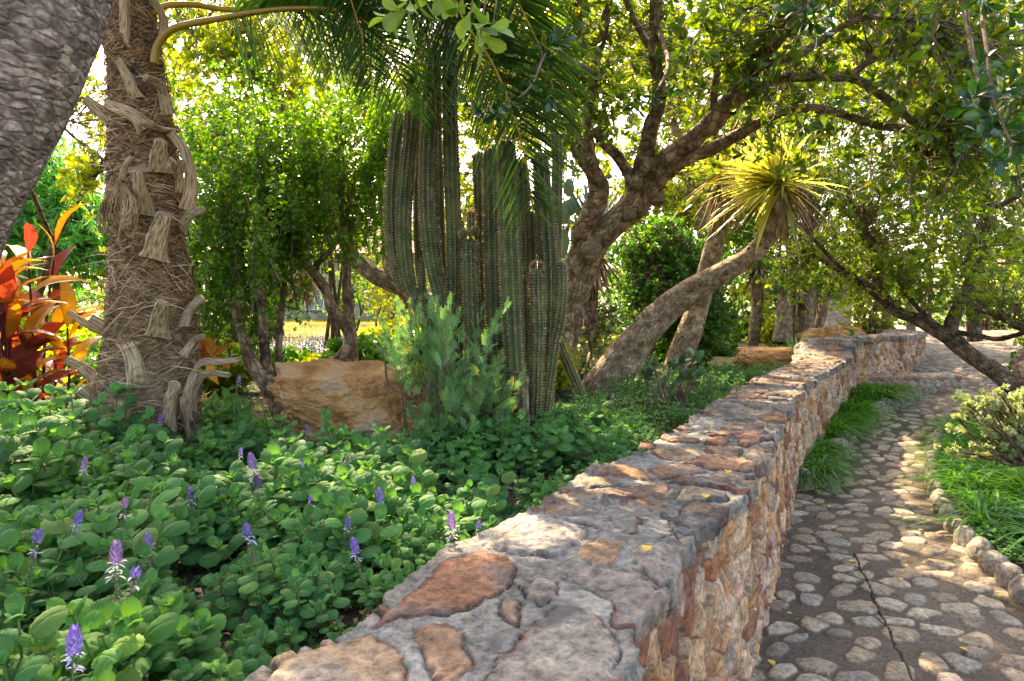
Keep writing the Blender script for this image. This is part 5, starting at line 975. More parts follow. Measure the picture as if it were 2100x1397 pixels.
for (a, b, Y, r) in ((950, 480, 4.3, .028), (973, 474, 4.25, .026), (1101, 549, 4.2, .045), (966, 434, 4.35, .022), (1039, 288, 4.15, .05)):
    n = 420; D = rdir(n, .4); p = at(a, b, Y)+D*r*.95; e = unit(np.cross(D, rdir(n)))*.0008; mb.add(np.stack([p-e, p+e, p+D*.013], 1).reshape(-1, 3), np.arange(3*n).reshape(-1, 3))
part(mb, 'spines', M['spine'], cact)
# frayed top of the broken stem
sword_part('frayed_top', cact, 'dead', [(16, at(1070, 772, 4.02), (.03, .07), (.004, .008), (0, -.1, 1), .5, .1, 77)])

# ================================================================ other succulents
o = thing('agave', 'blue-green agave rosette with pointed leaves behind the fork of the evergreen tree', 'agave', at(1222, 470, 8.6)-np.array([0, 0, 1.0]))
sword_part('rosette', o, 'agave', [(26, at(1222, 468, 8.6), (.45, .72), (.03, .05), (0, 0, 1), .6, -.05, 31), (14, at(1205, 475, 8.7), (.3, .5), (.025, .04), (-.3, 0, .6), .6, .1, 32)]); mb = MB(); limb(mb, wpts([(1200, 640, 8.6, 14), (1212, 560, 8.6, 13), (1222, 472, 8.6, 14)]), 10); part(mb, 'trunk', M['bark'], o)
o2 = thing('yucca', 'yucca stump with a hanging skirt of curled dead brown leaves right of the evergreen trunk', 'yucca', at(1212, 640, 7.9)); sword_part('dead_leaves', o2, 'dead', [(150, at(1218, 515, 7.8), (.28, .6), (.008, .018), (0, -.2, -1), .33, .05, 33)]); mb = MB(); limb(mb, wpts([(1210, 690, 7.9, 14), (1215, 520, 7.9, 13)]), 10); part(mb, 'trunk', M['barkdark'], o2)
o3 = thing('prickly_pear', 'prickly pear with flat oval green pads beside the agave', 'cactus', at(1150, 560, 8.4))
for i, (a, b, w_, h, rz) in enumerate(((1167, 385, 11, 19, .0), (1147, 437, 17, 26, -.5), (1170, 425, 14, 20, .4), (1150, 500, 18, 32, .1), (1135, 480, 12, 20, -.5), (1158, 560, 16, 30, 0))):
    V, F = blob(np.zeros(3), 1, i, 14, .02); V = V*np.array([w_, 4, h])*8.4/FPX; V = np.stack([V[:, 0]*math.cos(rz)+V[:, 2]*math.sin(rz), V[:, 1], -V[:, 0]*math.sin(rz)+V[:, 2]*math.cos(rz)], 1)+at(a, b, 8.4+.05*i); mb = MB(); mb.add(V, F, 0, .5); part(mb, 'pad', M['agave'], o3)
def jade(label, specs, Y, ls, mat='jade', bark='bark', k=8, rpx=4, base=None, name='jade_plant', sub=2):
    """specs: base px, tip px list"""
    C = []; tips = []; mb = MB(); cr = MB()
    for (a, b, c, d) in specs:
        Yo = Y+rng.normal()*.1; P = wpts([(a, b, Yo, rpx), ((a+c)/2+rng.normal()*6, (b+d)/2, Yo, rpx*.85), (c, d, Yo, rpx*.7)], 5); C.append(P); limb(mb, P, 8, .06)
        for j in range(sub):
            e = P[-1, :3]+rng.normal(size=3)*[.05, .05, .03]*Y/6+[0, 0, .02]; V, q, uv = tubes(np.array([P[-4, :3], (P[-1, :3]+e)/2, e]), [P[-1, 3]*.8, P[-1, 3]*.6, P[-1, 3]*.5], 6); mb.add(V, q); tips.append(e)
        tips.append(P[-1, :3])
    tips = np.array(tips); root = thing(name, label, 'succulent', C[0][0, :3]); rosettes(cr, tips, rdir(len(tips), 1.2), k, ls*rng.uniform(.8, 1.2, len(tips)), 'oval', 1.1, wid=1.25); part(cr, 'leaves', M[mat], root); part(mb, 'stems', M[bark], root); return root
jade('grey-green jade plant with large paddle leaves on bare stems in front of the leaning trunk', [(1368, 850, 1362, 790), (1372, 855, 1378, 745), (1378, 850, 1395, 740), (1400, 850, 1430, 765), (1372, 860, 1340, 745), (1355, 850, 1330, 770), (1385, 860, 1350, 800), (1395, 840, 1422, 735), (1380, 850, 1400, 780), (1360, 855, 1375, 825), (1392, 850, 1412, 800)], 5.6, .085, k=8, sub=1)
jade('small grey-leaved succulent clump left of the jade plant', [(1300+i*9, 860, 1280+i*12+rng.normal()*4, 820+rng.normal()*10) for i in range(9)], 5.3, .032, k=9, rpx=2, name='succulent_clump')
jade('sunlit fleshy-leaved bush with pale bare twigs at the right edge of the path', [(2120+rng.normal()*30, 955, 2150-190*rng.random(), 810+130*rng.random()) for i in range(80)], 5.6, .044, mat='jadesunpaint', k=10, rpx=2.2, base=None, name='jade_bush', sub=3)
jade('young paddle-leaved succulent beside the wall top where the bed ends', [(1508, 815, 1508, 800)], 6.2, .06, k=5, rpx=2, name='succulent', sub=1)
# thick-trunked succulents far behind the wall
for i, (lab, pts) in enumerate((('stout pale trunk of a succulent tree, left of the far group above the wall', [(1605, 700, 12, 22), (1608, 640, 12, 15), (1612, 590, 12, 12)]), ('stout grey trunk in the middle of the far succulent group', [(1648, 700, 12.2, 22), (1652, 640, 12.2, 16), (1662, 590, 12.2, 12)]), ('slanting pale trunk at the right of the far succulent group', [(1675, 690, 12.4, 10), (1688, 640, 12.4, 8), (1700, 590, 12.4, 6)]), ('dark shaggy trunk behind the leaning dracaena crown', [(1545, 710, 12.6, 10), (1553, 620, 12.6, 12), (1555, 540, 12.6, 12)]), ('pale slanting trunk above the far end of the wall', [(1830, 690, 15, 8), (1812, 620, 15, 7), (1800, 560, 15, 6)]), ('pale upright trunk just right of the slanting one above the wall end', [(1868, 690, 15, 9), (1866, 640, 15, 8), (1858, 590, 15, 7)]))):
    r_ = onb(pts[0][0], pts[0][1]); a, b, Y, r = pts[-1]; tree('succulent_tree', lab, 'tree', [pts], [(60, a, b-18, Y, 42, 26, .4)], 'hedge', 'dracbark', ls=.09, amp=.12, sp=.12, base=at(*pts[0][:3]), k=7, maxlen=.4)
for (a, b, Y, lab) in ((1555, 560, 12.5, 'skirt of dead leaves on the dark shaggy trunk'), (1632, 605, 12.1, 'brown dead leaves hanging between the far stout trunks'), (1668, 600, 12.3, 'orange dead leaves hanging on the far slanting trunk'), (620, 560, 9.2, 'dead brown skirt hanging above the lawn gap behind the upright shrubs')):
    o = thing('dead_leaf_skirt', lab, 'dead leaves', at(a, b, Y)); sword_part('dead_leaves', o, 'dead', [(90, at(a, b-15, Y), (.3, .65), (.012, .025), (0, -.1, -1), .3, .05, int(a))])
# ================================================================ buildings
def boxv(x0, x1, y0, y1, z0, z1):
    V = np.array([(x, y, z) for z in (z0, z1) for y in (y0, y1) for x in (x0, x1)], float); return V, np.array([(0, 2, 3, 1), (4, 5, 7, 6), (0, 1, 5, 4), (2, 6, 7, 3), (0, 4, 6, 2), (1, 3, 7, 5)])
def stone_tex(mb, x0, x1, y, z0, z1, seed, cw=.35, ch=.2, n=(160, 80)):
    A, B_ = np.meshgrid(np.linspace(x0, x1, n[0]), np.linspace(z0, z1, n[1]), indexing='ij'); bi, bj, ed, du, dv = cells(A, B_, cw, ch, seed, .5, True); m = sstep(.01, .03, ed); C = pick([(.5, .42, .35), (.42, .33, .26), (.55, .48, .42), (.36, .3, .27)], hij(bi, bj, seed+3))*m[..., None]+np.array([.45, .41, .36])*(1-m[..., None])
    V = np.stack([A, y-.03*m*(.5+hij(bi, bj, seed+4)), B_], -1); i = np.arange(A.size).reshape(A.shape); mb.add(V.reshape(-1, 3), np.stack([i[:-1, :-1], i[1:, :-1], i[1:, 1:], i[:-1, 1:]], -1).reshape(-1, 4), 0, C.reshape(-1, 3))
a = at(560, 650, 30); b = at(900, 520, 30); h = thing('stone_house', 'stone house with white window far across the lawn behind the shrubs', 'house', (a[0], 30, .8)); mb = MB(); stone_tex(mb, a[0], b[0], 30, .7, b[2], 301); mb.add(*boxv(a[0], b[0], 30.02, 36, .7, b[2]), 0, np.array([.45, .38, .3])); part(mb, 'wall', M['stone'], h)
mb = MB(); V = np.array([(a[0]-.4, 29.6, b[2]), (b[0]+.4, 29.6, b[2]), (b[0]+.4, 33, b[2]+1.8), (a[0]-.4, 33, b[2]+1.8), (a[0]-.4, 36.4, b[2]), (b[0]+.4, 36.4, b[2])]); mb.add(V, [np.array([(0, 1, 2, 3), (3, 2, 5, 4)]), np.array([(0, 3, 4), (1, 5, 2)])]); part(mb, 'roof', M['roof'], h, smooth=False)
for (x, y) in ((645, 607),):
    c = at(x, y, 29.9); mb = MB(); 
    for (dx, w2, dz, h2) in ((-.42, .06, 0, 1.2), (.42, .06, 0, 1.2), (0, .04, 0, 1.2), (0, .9, .6, .06), (0, .9, -.6, .06), (0, .9, 0, .04)): mb.add(*boxv(c[0]+dx-w2/2, c[0]+dx+w2/2, 29.84, 29.92, c[2]+dz-h2/2, c[2]+dz+h2/2))
    w_ = part(mb, 'window', M['white'], h, smooth=False); mb = MB(); mb.add(*boxv(c[0]-.4, c[0]+.4, 29.925, 29.95, c[2]-.6, c[2]+.6)); part(mb, 'pane', M['glass'], w_, smooth=False)
a = at(1692, 655, 20); b = at(1748, 575, 20); h = thing('stone_tower', 'square grey stone pillar of the building beyond the far end of the bed', 'building', (a[0], 20, .9)); mb = MB(); stone_tex(mb, a[0], b[0], 20, .8, b[2]+.3, 311, .3, .16, (80, 100)); mb.add(*boxv(a[0], b[0], 20.02, 22, .8, b[2]+.3), 0, np.array([.4, .35, .3])); part(mb, 'wall', M['stone'], h)
# ================================================================ low plants
def inner(y): return wx(y)-thick(y)*1.12
def plant_variant(seed, stems=6, h=.17, spreadr=.1, ls=.05, kind='round', nodes=4, flower=False):
    r_ = np.random.default_rng(seed); mb = MB(); ml = MB(); tipz = 0
    for s in range(stems):
        a = r_.random()*6.28; R0 = spreadr*r_.uniform(.2, 1.2); Hs = h*r_.uniform(.55, 1.15)
        if flower and s == 0: R0 = .0; Hs = h
        p0 = np.array([math.cos(a)*.015, math.sin(a)*.015, 0]); p3 = np.array([math.cos(a)*R0, math.sin(a)*R0, Hs]); p1 = p0*.5+p3*.5+np.array([math.cos(a)*.02, math.sin(a)*.02, -.01]); P = crom([p0, p1, p3], 5)
        V, q, uv = tubes(P, np.linspace(.004, .0022, len(P)), 6); mb.add(V, q)
        for k in range(nodes):
            f = .58+.42*k/(nodes-1); c = np.array([np.interp(f, np.linspace(0, 1, len(P)), P[:, i]) for i in range(3)]); ph = a+k*math.pi/2+r_.normal()*.15
            top = k == nodes-1; sc = ls*(1.0-.28*(k == 0)-.38*top)*r_.uniform(.85, 1.15)
            for sgn in (0, math.pi):
                el = (.15 if not top else .75)+r_.normal()*.14; D = np.array([math.cos(ph+sgn)*math.cos(el), math.sin(ph+sgn)*math.cos(el), math.sin(el)]); leaves(ml, c[None]+D*.006, D[None], np.array([[0, 0, 1.]])+r_.normal(size=(1, 3))*.12-0*D, sc, kind, 0, np.array([[r_.random()*.945, r_.random(), 0]]))
        c = P[-1]; ph = a; 
        for sgn in (0, 1.57, 3.14, 4.71):
            D = np.array([math.cos(ph+sgn)*.6, math.sin(ph+sgn)*.6, .8]); leaves(ml, c[None], D[None], np.array([[0, 0, 1.]])-D*.3, ls*.33, kind, 0, np.array([[.9, .9, 0]]))
    return mb, ml
def spike(stage=0):
    """purple bud cone over drooping lilac lips"""
    mb = MB(); n = (46, 30, 14)[stage]; t = np.linspace(0, 1, n); a = np.arange(n)*2.4; r = (.0085, .0075, .006)[stage]*np.sin((t*.85+.12)*math.pi)**.7; P = np.stack([r*np.cos(a), r*np.sin(a), .004+(.038, .028, .016)[stage]*t], 1); D = np.stack([np.cos(a)*.7, np.sin(a)*.7, .7+t], 1)
    leaves(mb, P, D, np.stack([np.cos(a), np.sin(a), t*0+.1], 1), .012*(1.1-.4*t), 'oval', 0, wid=1.2)
    n = (18, 12, 3)[stage]; a = rng.random(n)*6.28; z = rng.uniform(-.022, .012, n); P = np.stack([.004*np.cos(a), .004*np.sin(a), z], 1); D = np.stack([np.cos(a), np.sin(a), -.15+.3*rng.normal(size=n)], 1)
    leaves(mb, P, D, np.tile([0, 0, 1.], (n, 1)), .020*rng.uniform(.5, 1.2, n), 'oval', 1, wid=.6)
    n = (26, 34, 60)[stage]; a = rng.random(n)*6.28; z = rng.uniform(-.075, (-.01, -.005, .012)[stage], n); P = np.stack([.003*np.cos(a), .003*np.sin(a), z], 1); D = np.stack([np.cos(a), np.sin(a), -.5+0*a], 1); leaves(mb, P, D, np.tile([0, 0, 1.], (n, 1)), .009, 'oval', 2)
    V, q, uv = tubes(np.array([[0, 0, -.11], [0, 0, 0.]]), .0018, 5); mb.add(V, q, 3); return mb
def proto_from(mbs, name, label, cat, group):
    root = thing(name, label, cat, (0, 0, 0), group)
    for mb, nm, mat in mbs: part(mb, nm, mat, root)
    return root
GL = {'near': ('round-leaved green spurflower plant in the thick patch filling the bed front left', 'spurflowers filling the front left of the bed'), 'wall': ('small round-leaved spurflower plant on the bare dark soil close to the stone coping', 'spurflowers beside the coping'),
      'left': ('sunlit bright green spurflower plant left of the palm base, below the orange canna', 'sunlit spurflowers below the canna'), 'mid': ('dark green spurflower plant around the foot of the boulder and the cactus', 'spurflowers at the foot of the boulder and cactus'), 'far': ('small-leaved spurflower plant between the cactus and the bend of the wall', 'spurflowers between cactus and wall bend')}
protos = {}; 
for z in GL:
    protos[z] = []
    for v in range(5 if z in ('near', 'mid') else 3):
        if z == 'far': mb, ml = plant_variant(500+v, 9, .15, .13, .036, 'oval', 4)
        elif z == 'left': mb, ml = plant_variant(600+v, 7, .24, .13, .066, 'round', 4)
        else: mb, ml = plant_variant(100+v*7+len(z), 8, .17, .135, (.061 if z == 'near' else .052) if z != 'wall' else .04, 'round', 4)
        protos[z].append(proto_from([(ml, 'leaves', M['plec']), (mb, 'stems', M['stem'])], 'spurflower_plant', GL[z][0], 'plant', GL[z][1]))
used = {z: set() for z in GL}
def put(z, x, y, s, zz=None):
    k = int(rng.integers(len(protos[z]))); o = protos[z][k] if k not in used[z] else copy_tree(protos[z][k]); used[z].add(k)
    o.location = (float(x), float(y), float(bedz(np.array(x), np.array(y)))-.01 if zz is None else zz); o.rotation_mode = 'ZYX'; o.rotation_euler = ((.34 if z != 'far' else .2)+rng.normal()*.12, rng.normal()*.12, rng.random()*6.28); o.scale = (s, s, s*rng.uniform(.85, 1.2)); return o
palmb = PQ[0, :2]; cb = onb(1075, 915)[:2]; bo = np.array([at(745, 850, 4.62)[0], 4.6])
pts = []; tries = 0
while len(pts) < 262 and tries < 40000:
    tries += 1; y = 1.0+3.6*rng.random()**.9; xi = float(inner(y)); x = xi-.1-rng.random()*(1.5+y*.95)
    px = 1050+x/y*FPX
    if px < -220: continue
    if np.hypot(x-palmb[0], y-palmb[1]) < .4 or (abs(x-bo[0]) < .72 and abs(y-bo[1]) < .62) or np.hypot(x-cb[0], y-cb[1]) < .26: continue
    if px < 150 and y > 4.2: continue
    gap = .13 if xi-x > .35 else .12
    if xi-x < .2 and rng.random() < .75: continue
    if 1050 < px < 1130 and y > 3.4 and rng.random() < .7: continue
    if any((x-a)**2+(y-b)**2 < gap**2 for a, b in pts): continue
    if 570 < px < 860 and y > 3.65 and rng.random() < .75: continue
    pts.append((x, y))
for x, y in pts:
    px = 1050+x/y*FPX; xi = float(inner(y)); dw = xi-x
    z = 'wall' if dw < .3 else 'left' if px < 330 and y > 2.6 else 'mid' if y > 3.1 else 'near'
    if float(vnoise(np.array([x*3.1, y*3.1, 0]), 79)) > .42 and px > 250: continue
    s = np.clip(.75+.5*min(dw, 1.0), .7, 1.2)*rng.uniform(.75, 1.15)*(1+.45*float(vnoise(np.array([x*2.1, y*2.1, 0]), 77)))
    if y < 1.75: s *= .8
    if z == 'wall': s = rng.uniform(.7, 1.05)
    put(z, x, y, s)
k = 0; fp = []; tries = 0
while k < 105 and tries < 9000:
    tries += 1; y = rng.uniform(4.2, 8.2); x = float(inner(y))-.1-rng.random()*1.25
    if np.hypot(x-cb[0], y-cb[1]) < .3 or any((x-a)**2+(y-b)**2 < .15**2 for a, b in fp): continue
    px = 1050+x/y*FPX
    if px < 1090 or px > 1700: continue
    fp.append((x, y)); put('far', x, y, rng.uniform(.8, 1.25)*(1.15 if y > 6 else 1)); k += 1
# flowering plants: flower stands where the photo shows each one
FLW = [(556, 965, .33, 1.25, 'tallest two-tier purple flower spike, above the middle of the front patch'), (547, 1088, .27, 1.1, 'purple and lilac flower spike just below the two-tier one'), (800, 1038, .24, 1.1, 'purple flower spike with open lilac lips left of the coping bend'), (922, 1090, .22, 1.2, 'open lilac flower spike nearest the coping'), (975, 1088, .2, .8, 'closed small purple bud right beside the lilac spike near the coping'),
       (767, 1135, .22, 1.0, 'purple flower spike standing over the slab with orange stone'), (228, 1172, .3, 1.2, 'purple flower spike at the lower left, upper of a close pair'), (200, 1205, .3, 1.2, 'purple flower spike on a dried brown stalk at the lower left'), (130, 1372, .26, 1.2, 'purple and blue flower spike cut by the bottom edge'), (325, 872, .3, 1.1, 'purple flower spike in front of the palm base'),
       (60, 765, .42, 1.5, 'tall purple flower spike in front of the orange canna'), (35, 895, .32, 1.1, 'pale purple bud at the left edge'), (240, 1045, .26, 1.0, 'pale lilac bud in the shaded patch below the palm'), (645, 885, .25, .9, 'small bud in front of the boulder foot'), (612, 968, .24, .9, 'purple flower spike right of the two-tier one'), (633, 1035, .24, .9, 'dark seed spike right of the purple flowers'),
       (450, 785, .5, 1.1, 'pale lilac flower right of the palm trunk base'), (1110, 925, .12, .8, 'tiny bud in front of the cactus foot'), (1255, 815, .22, 1.2, 'dark purple spike left of the jade plant'), (1275, 925, .1, .8, 'lilac flower at the wall edge below the cactus'), (1215, 700, .3, 1.2, 'lilac flower behind the fallen cactus stem'), (12, 1130, .3, 1.0, 'purple bud at the lower left edge'), (1200, 780, .2, 1., 'lilac flower right of the fallen cactus stem'), (715, 960, .2, .8, 'pale bud in the shade below the feathery shrub'), (400, 1012, .24, .9, 'small violet spike between the palm and the two-tier spike'), (480, 935, .26, .8, 'small violet spike in the shade right of the palm foot'), (862, 1000, .2, .8, 'small violet spike below the feathery shrub nearest the coping bend'), (335, 1130, .24, .9, 'small violet spike above the lower left pair'), (690, 1085, .2, .9, 'small violet spike left of the orange coping stone'), (95, 1085, .28, .9, 'small violet spike near the left edge, mid height'), (155, 965, .3, .9, 'small violet spike among the sunlit leaves below the canna')]
spm = [spike(0), spike(1), spike(0), spike(1), spike(2)]
for i, (a, b, h, s, lab) in enumerate(FLW):
    p = onb(a, b, h); mb, ml = plant_variant(900+i, 3, h-.08*s, .07, .045, 'round' if p[1] < 3.4 else 'oval', 4, True)
    root = thing('flowering_spurflower', lab, 'flower', (p[0], p[1], p[2]-h), 'flowering spurflowers'); root.rotation_euler = (rng.normal()*.1, rng.normal()*.12, 0); kk = 4 if 'dried' in lab or 'seed' in lab or 'dark' in lab else (1 if 'bud' in lab else (0, 3, 2)[i % 3]); V = np.vstack(spm[kk].V)*s*np.array([.85, .85, 1.1])
    fb = MB(); fb.V = [V+np.array([0, 0, h])]; fb.F = list(spm[kk].F); fb.C = [np.vstack(spm[kk].C)]; fb.U = [np.vstack(spm[kk].U)]; fb.n = len(V)
    if i == 0:
        fb2 = np.vstack(spm[1].V)*s*np.array([.85, .85, 1.1]); fb.add(fb2+np.array([.004, 0, h-.065]), [f for f, m_ in spm[1].F if m_ == 0 and f.shape[1] == 4][0], 0)
    for m_, nm, mt_ in ((mb, 'stems', M['stem']), (ml, 'leaves', M['plec'])): o = m_.build(nm, mt_); o.parent = root
    o = fb.build('flower', [M['purple'], M['lilac'], M['budbrown'], M['stem']]); o.parent = root
# litter and tiny leaves covering the soil
def scatter_bed(n, f):
    out = []
    while len(out) < n:
        y = 1.0+8*rng.random()**1.6; x = float(inner(y))-.04-rng.random()*(1.2+y*.9)
        if -150 < 1050+x/y*FPX and f(x, y): out.append((x, y, float(bedz(np.array(x), np.array(y)))))
    return np.array(out)
G = scatter_bed(9000, lambda x, y: True); mb = MB(); rosettes(mb, G+[0, 0, .012], rdir(len(G), 3), 4, .014+.014*rng.random(len(G)), 'small', 1.3, wid=1.4); tag(mb.build('ground_cover', M['plec']), 'tiny low green leaves covering the soil of the bed', 'ground cover', kind='stuff')
G = scatter_bed(9000, lambda x, y: True); mb = MB(); leaves(mb, G+[0, 0, .008], rdir(len(G))*[1, 1, .15], np.tile([0, 0, 1.], (len(G), 1))+rng.normal(size=(len(G), 3))*.4, .02+.03*rng.random(len(G)), 'small', wid=.7); tag(mb.build('leaf_litter', M['dead']), 'brown leaf litter on the dark soil', 'leaf litter', kind='stuff')
n = 500; G = scatter_bed(n, lambda x, y: y < 5); D = rdir(n)*[1, 1, .12]; t = np.linspace(0, 1, 5)[None, :, None]; P = G[:, None]+[0, 0, .012]+unit(D)[:, None]*t*rng.uniform(.04, .16, (n, 1, 1))+rng.normal(size=(n, 5, 3))*.004; mb = MB(); V, q, uv = tubes(P, .0016, 4); mb.add(V, q); tag(mb.build('twig_litter', M['twig']), 'fine dry twigs lying on the dark soil', 'twigs', kind='stuff')
# ---- feathery shrub
def feather():
    P = []; W = []; S = []
    def add(a, b, w): P.append([a, (np.array(a)+b)/2+[0, 0, .02], b]); W.append([w*.8, w*1.15, w*.35]); S.append([1, .2, 0] if abs(b[0]-a[0]) < .01 else [0, 1, 0])
    add(np.array([0, 0, 0.]), np.array([0, 1, 0.]), .028)
    for k in range(5):
        y = .22+.17*k; l = .46-.05*k
        for s in (-1, 1):
            a = np.array([0, y, 0.]); b = np.array([s*l*.72, y+l*.75, .04]); add(a, b, .024); m = a*.5+b*.5; add(m, m+np.array([s*.04, .24, .03]), .02); add(m, m+np.array([s*.22, .08, .03]), .02)
    V, q, uv = ribbons(np.array(P), np.array(W), np.array(S, float)); return V, [q], uv
TPL['feather'] = feather()
b0 = onb(905, 940); root = thing('feathery_shrub', 'feathery blue-green shrub with finely cut leaves in front of the boulder and cactus', 'shrub', b0); mb = MB(); cr = MB(); tips = []
zones = [(960, 700, 90, 80, 60), (1000, 860, 75, 70, 48), (850, 660, 80, 45, 34), (900, 800, 70, 80, 44), (1030, 820, 45, 70, 22), (790, 690, 40, 35, 10), (930, 900, 70, 45, 30)]
for (a, b, ra, rb, n) in zones:
    for i in range(int(n*.52)): tips.append(at(a+ra*rng.uniform(-1, 1), b+rb*rng.uniform(-1, 1), 3.9+rng.normal()*.2))
tips = np.array(tips); t = np.linspace(0, 1, 9)[None, :, None]; B0 = b0+rng.normal(size=(len(tips), 3))*[.12, .1, 0]; mid = B0*.45+tips*.55+rng.normal(size=tips.shape)*[.05, .05, .02]-[0, 0, .04]
P = B0[:, None]*(1-t)**2+2*mid[:, None]*t*(1-t)+tips[:, None]*t*t; V, q, uv = tubes(P, .0042*(1-.75*t[..., 0]), 5); mb.add(V, q)
for (pl) in ([(900, 960, 4, 6), (870, 860, 3.95, 5), (830, 810, 3.95, 4), (795, 785, 3.95, 3), (790, 700, 3.95, 2)], [(905, 950, 4, 6), (880, 840, 3.9, 5), (880, 760, 3.9, 3)], [(915, 950, 4, 6), (965, 860, 3.85, 4), (1005, 800, 3.8, 2)], [(920, 950, 4, 5), (960, 920, 3.8, 4), (1030, 860, 3.75, 2)]): limb(mb, wpts(pl), 8, .06)
part(mb, 'stems', M['twig'], root); ng = 10
for k in range(ng):
    f = 1-.42*(k/ng)**1.1; i = f*8; i0 = min(int(i), 7); A = P[:, i0]*(1-(i-i0))+P[:, i0+1]*(i-i0); T = unit(P[:, i0+1]-P[:, i0]); Rr = rdir(len(A)); sd_ = unit(Rr-(Rr*T).sum(1, keepdims=True)*T)
    D = unit(T*(1.2-.7*k/ng)+sd_*(.25+.8*k/ng)+[0, 0, .15]); leaves(cr, A, D, T+rdir(len(A))*.6, (.04+.04*min(1, k/5))*(.8+.4*rng.random(len(A))), 'feather')
part(cr, 'foliage', M['artem'], root)
# ---- canna
root = thing('canna_plant', 'canna lily clump with glowing orange and maroon leaves left of the palm', 'canna', onb(60, 850)); mb = MB(); l1 = MB(); l2 = MB()
for i in range(19):
    a = -110+i*12.5+rng.normal()*8; Yc = 4.9+rng.normal()*.4; top = 500+rng.random()*200+(60 if a > 100 else 0); p0 = at(a, 850, Yc); p0[2] = .72; p1 = at(a+rng.normal()*25-10, top, Yc+.05); P = crom([p0, (p0+p1)/2+rng.normal(size=3)*.03, p1], 6); V, q, uv = tubes(P, np.linspace(.014, .006, len(P)), 8); mb.add(V, q)
    for k in range(8):
        f = .25+.75*k/7; j = f*(len(P)-1); c = np.array([np.interp(j, np.arange(len(P)), P[:, m]) for m in range(3)]); az = i*1.3+k*2.4; el = .25+.55*f+rng.normal()*.35; D = np.array([math.cos(az)*math.cos(el)+.25, math.sin(az)*math.cos(el)*.6, math.sin(el)]); N_ = np.array([-math.cos(az), -math.sin(az), .9])+rng.normal(size=3)*.3
        tgt = l2 if (rng.random() < (.33 if f > .5 else .6)) else l1; leaves(tgt, c[None], D[None], N_[None], rng.uniform(.3, .5), 'cann', wid=rng.uniform(.6, .95))
part(mb, 'stalk', M['cannadark'], root); part(l1, 'leaves', M['canna'], root); part(l2, 'dark_leaves', M['cannadark'], root)
root = thing('canna_plant', 'small red-orange canna showing behind the palm trunk on its right', 'canna', onb(420, 780)); l1 = MB(); n = 14
leaves(l1, np.array([at(415+rng.normal()*16, 735, 5.0) for _ in range(n)]), rdir(n, 1.2), rdir(n), .22, 'cann', wid=1.1); part(l1, 'leaves', M['canna'], root)
# ---- grass tufts
def tuft(n, L, wd, seed, curl=1.0, up=.9):
    r_ = np.random.default_rng(seed); a = r_.random(n)*6.28; el = r_.uniform(.5, 1.5, n); ln = L*r_.uniform(.55, 1.15, n); m = 8; s = np.linspace(0, 1, m)[None]
    hx = np.cos(el)[:, None]*ln[:, None]*s*1.0+curl*.45*ln[:, None]*s**2; z = np.sin(el)[:, None]*ln[:, None]*s*up-curl*.62*ln[:, None]*s**2.3
    P = np.stack([np.cos(a)[:, None]*hx+r_.normal(size=(n, 1))*.02, np.sin(a)[:, None]*hx+r_.normal(size=(n, 1))*.02, np.maximum(z, -.02)], -1); side = np.stack([-np.sin(a), np.cos(a), a*0], -1)
    V, q, uv = ribbons(P, wd*np.array([.7, 1, 1, .95, .85, .65, .4, .05])[None]*r_.uniform(.7, 1.2, (n, 1)), side, .35); mb = MB(); mb.add(V, q, 0, rep(np.c_[r_.random(n)*.97, r_.random(n), r_.random(n)], m*3), uv); return mb
def tufts(pts, label, group, L, wd, n, mat='grass', curl=1., name='grass_tuft', sc=(.8, 1.15), cat='grass tuft'):
    me = []
    for k in range(4): o = tuft(n, L, wd, 40+k+int(L*100), curl).build(name, M[mat]); me.append(o.data); bpy.data.objects.remove(o)
    for i, p in enumerate(pts):
        o = bpy.data.objects.new(name, me[i % 4]); COL.objects.link(o); o.location = [float(v) for v in p]; s = rng.uniform(*sc); o.scale = (s, s, s*rng.uniform(.85, 1.15)); o.rotation_euler = (0, 0, rng.random()*6.28); tag(o, label, cat, group)
Lb2 = resample(crom(Lb, 8), 30); P = []
for i, b in enumerate(Lb2[1:]):
    if i % 10 in (8, 9): continue
    w_ = float(wx(b[1])); nrow = 2
    for k in range(nrow):
        f = (k+.35+.3*rng.random())/nrow; P.append((w_+.04+(b[0]-w_-.1)*f*.8, b[1]+rng.normal()*.05, float(pathz(b[1]))+.06))
tufts(P, 'arching dark green lily-turf tuft in the narrow border at the foot of the wall', 'lily-turf tufts at the foot of the wall', .42, .009, 85, curl=1.05, sc=(.7, 1.25))
P = []
while len(P) < 80:
    y = rng.uniform(4.0, 8.2); x = float(rx(y))+.14+rng.random()*1.9
    if 1050+x/y*FPX < 2200 and all((x-a)**2+(y-b)**2 > .17**2 for a, b, _ in P) and not (y < 4.7 and x < rx(y)+.4): P.append((x, y, float(pathz(y))+.05))
tufts(P, 'arching green lily-turf tuft on the right of the cobbled path', 'lily-turf tufts right of the path', .45, .009, 60)
P = []
while len(P) < 22:
    y = rng.uniform(3.5, 4.8); x = float(rx(y))+.15+rng.random()*.6
    if all((x-a)**2+(y-b)**2 > .15**2 for a, b in P): P.append((x, y))
mb, ml = plant_variant(777, 8, .16, .13, .045, 'round', 4); pr = proto_from([(ml, 'leaves', M['plec']), (mb, 'stems', M['stem'])], 'spurflower_plant', 'round-leaved spurflower plant behind the border stones right of the path', 'plant', 'spurflowers right of the path')
for i, (x, y) in enumerate(P):
    o = pr if i == 0 else copy_tree(pr); o.location = (x, y, .04); s = rng.uniform(.8, 1.2); o.scale = (s, s, s); o.rotation_euler = (0, 0, rng.random()*6)
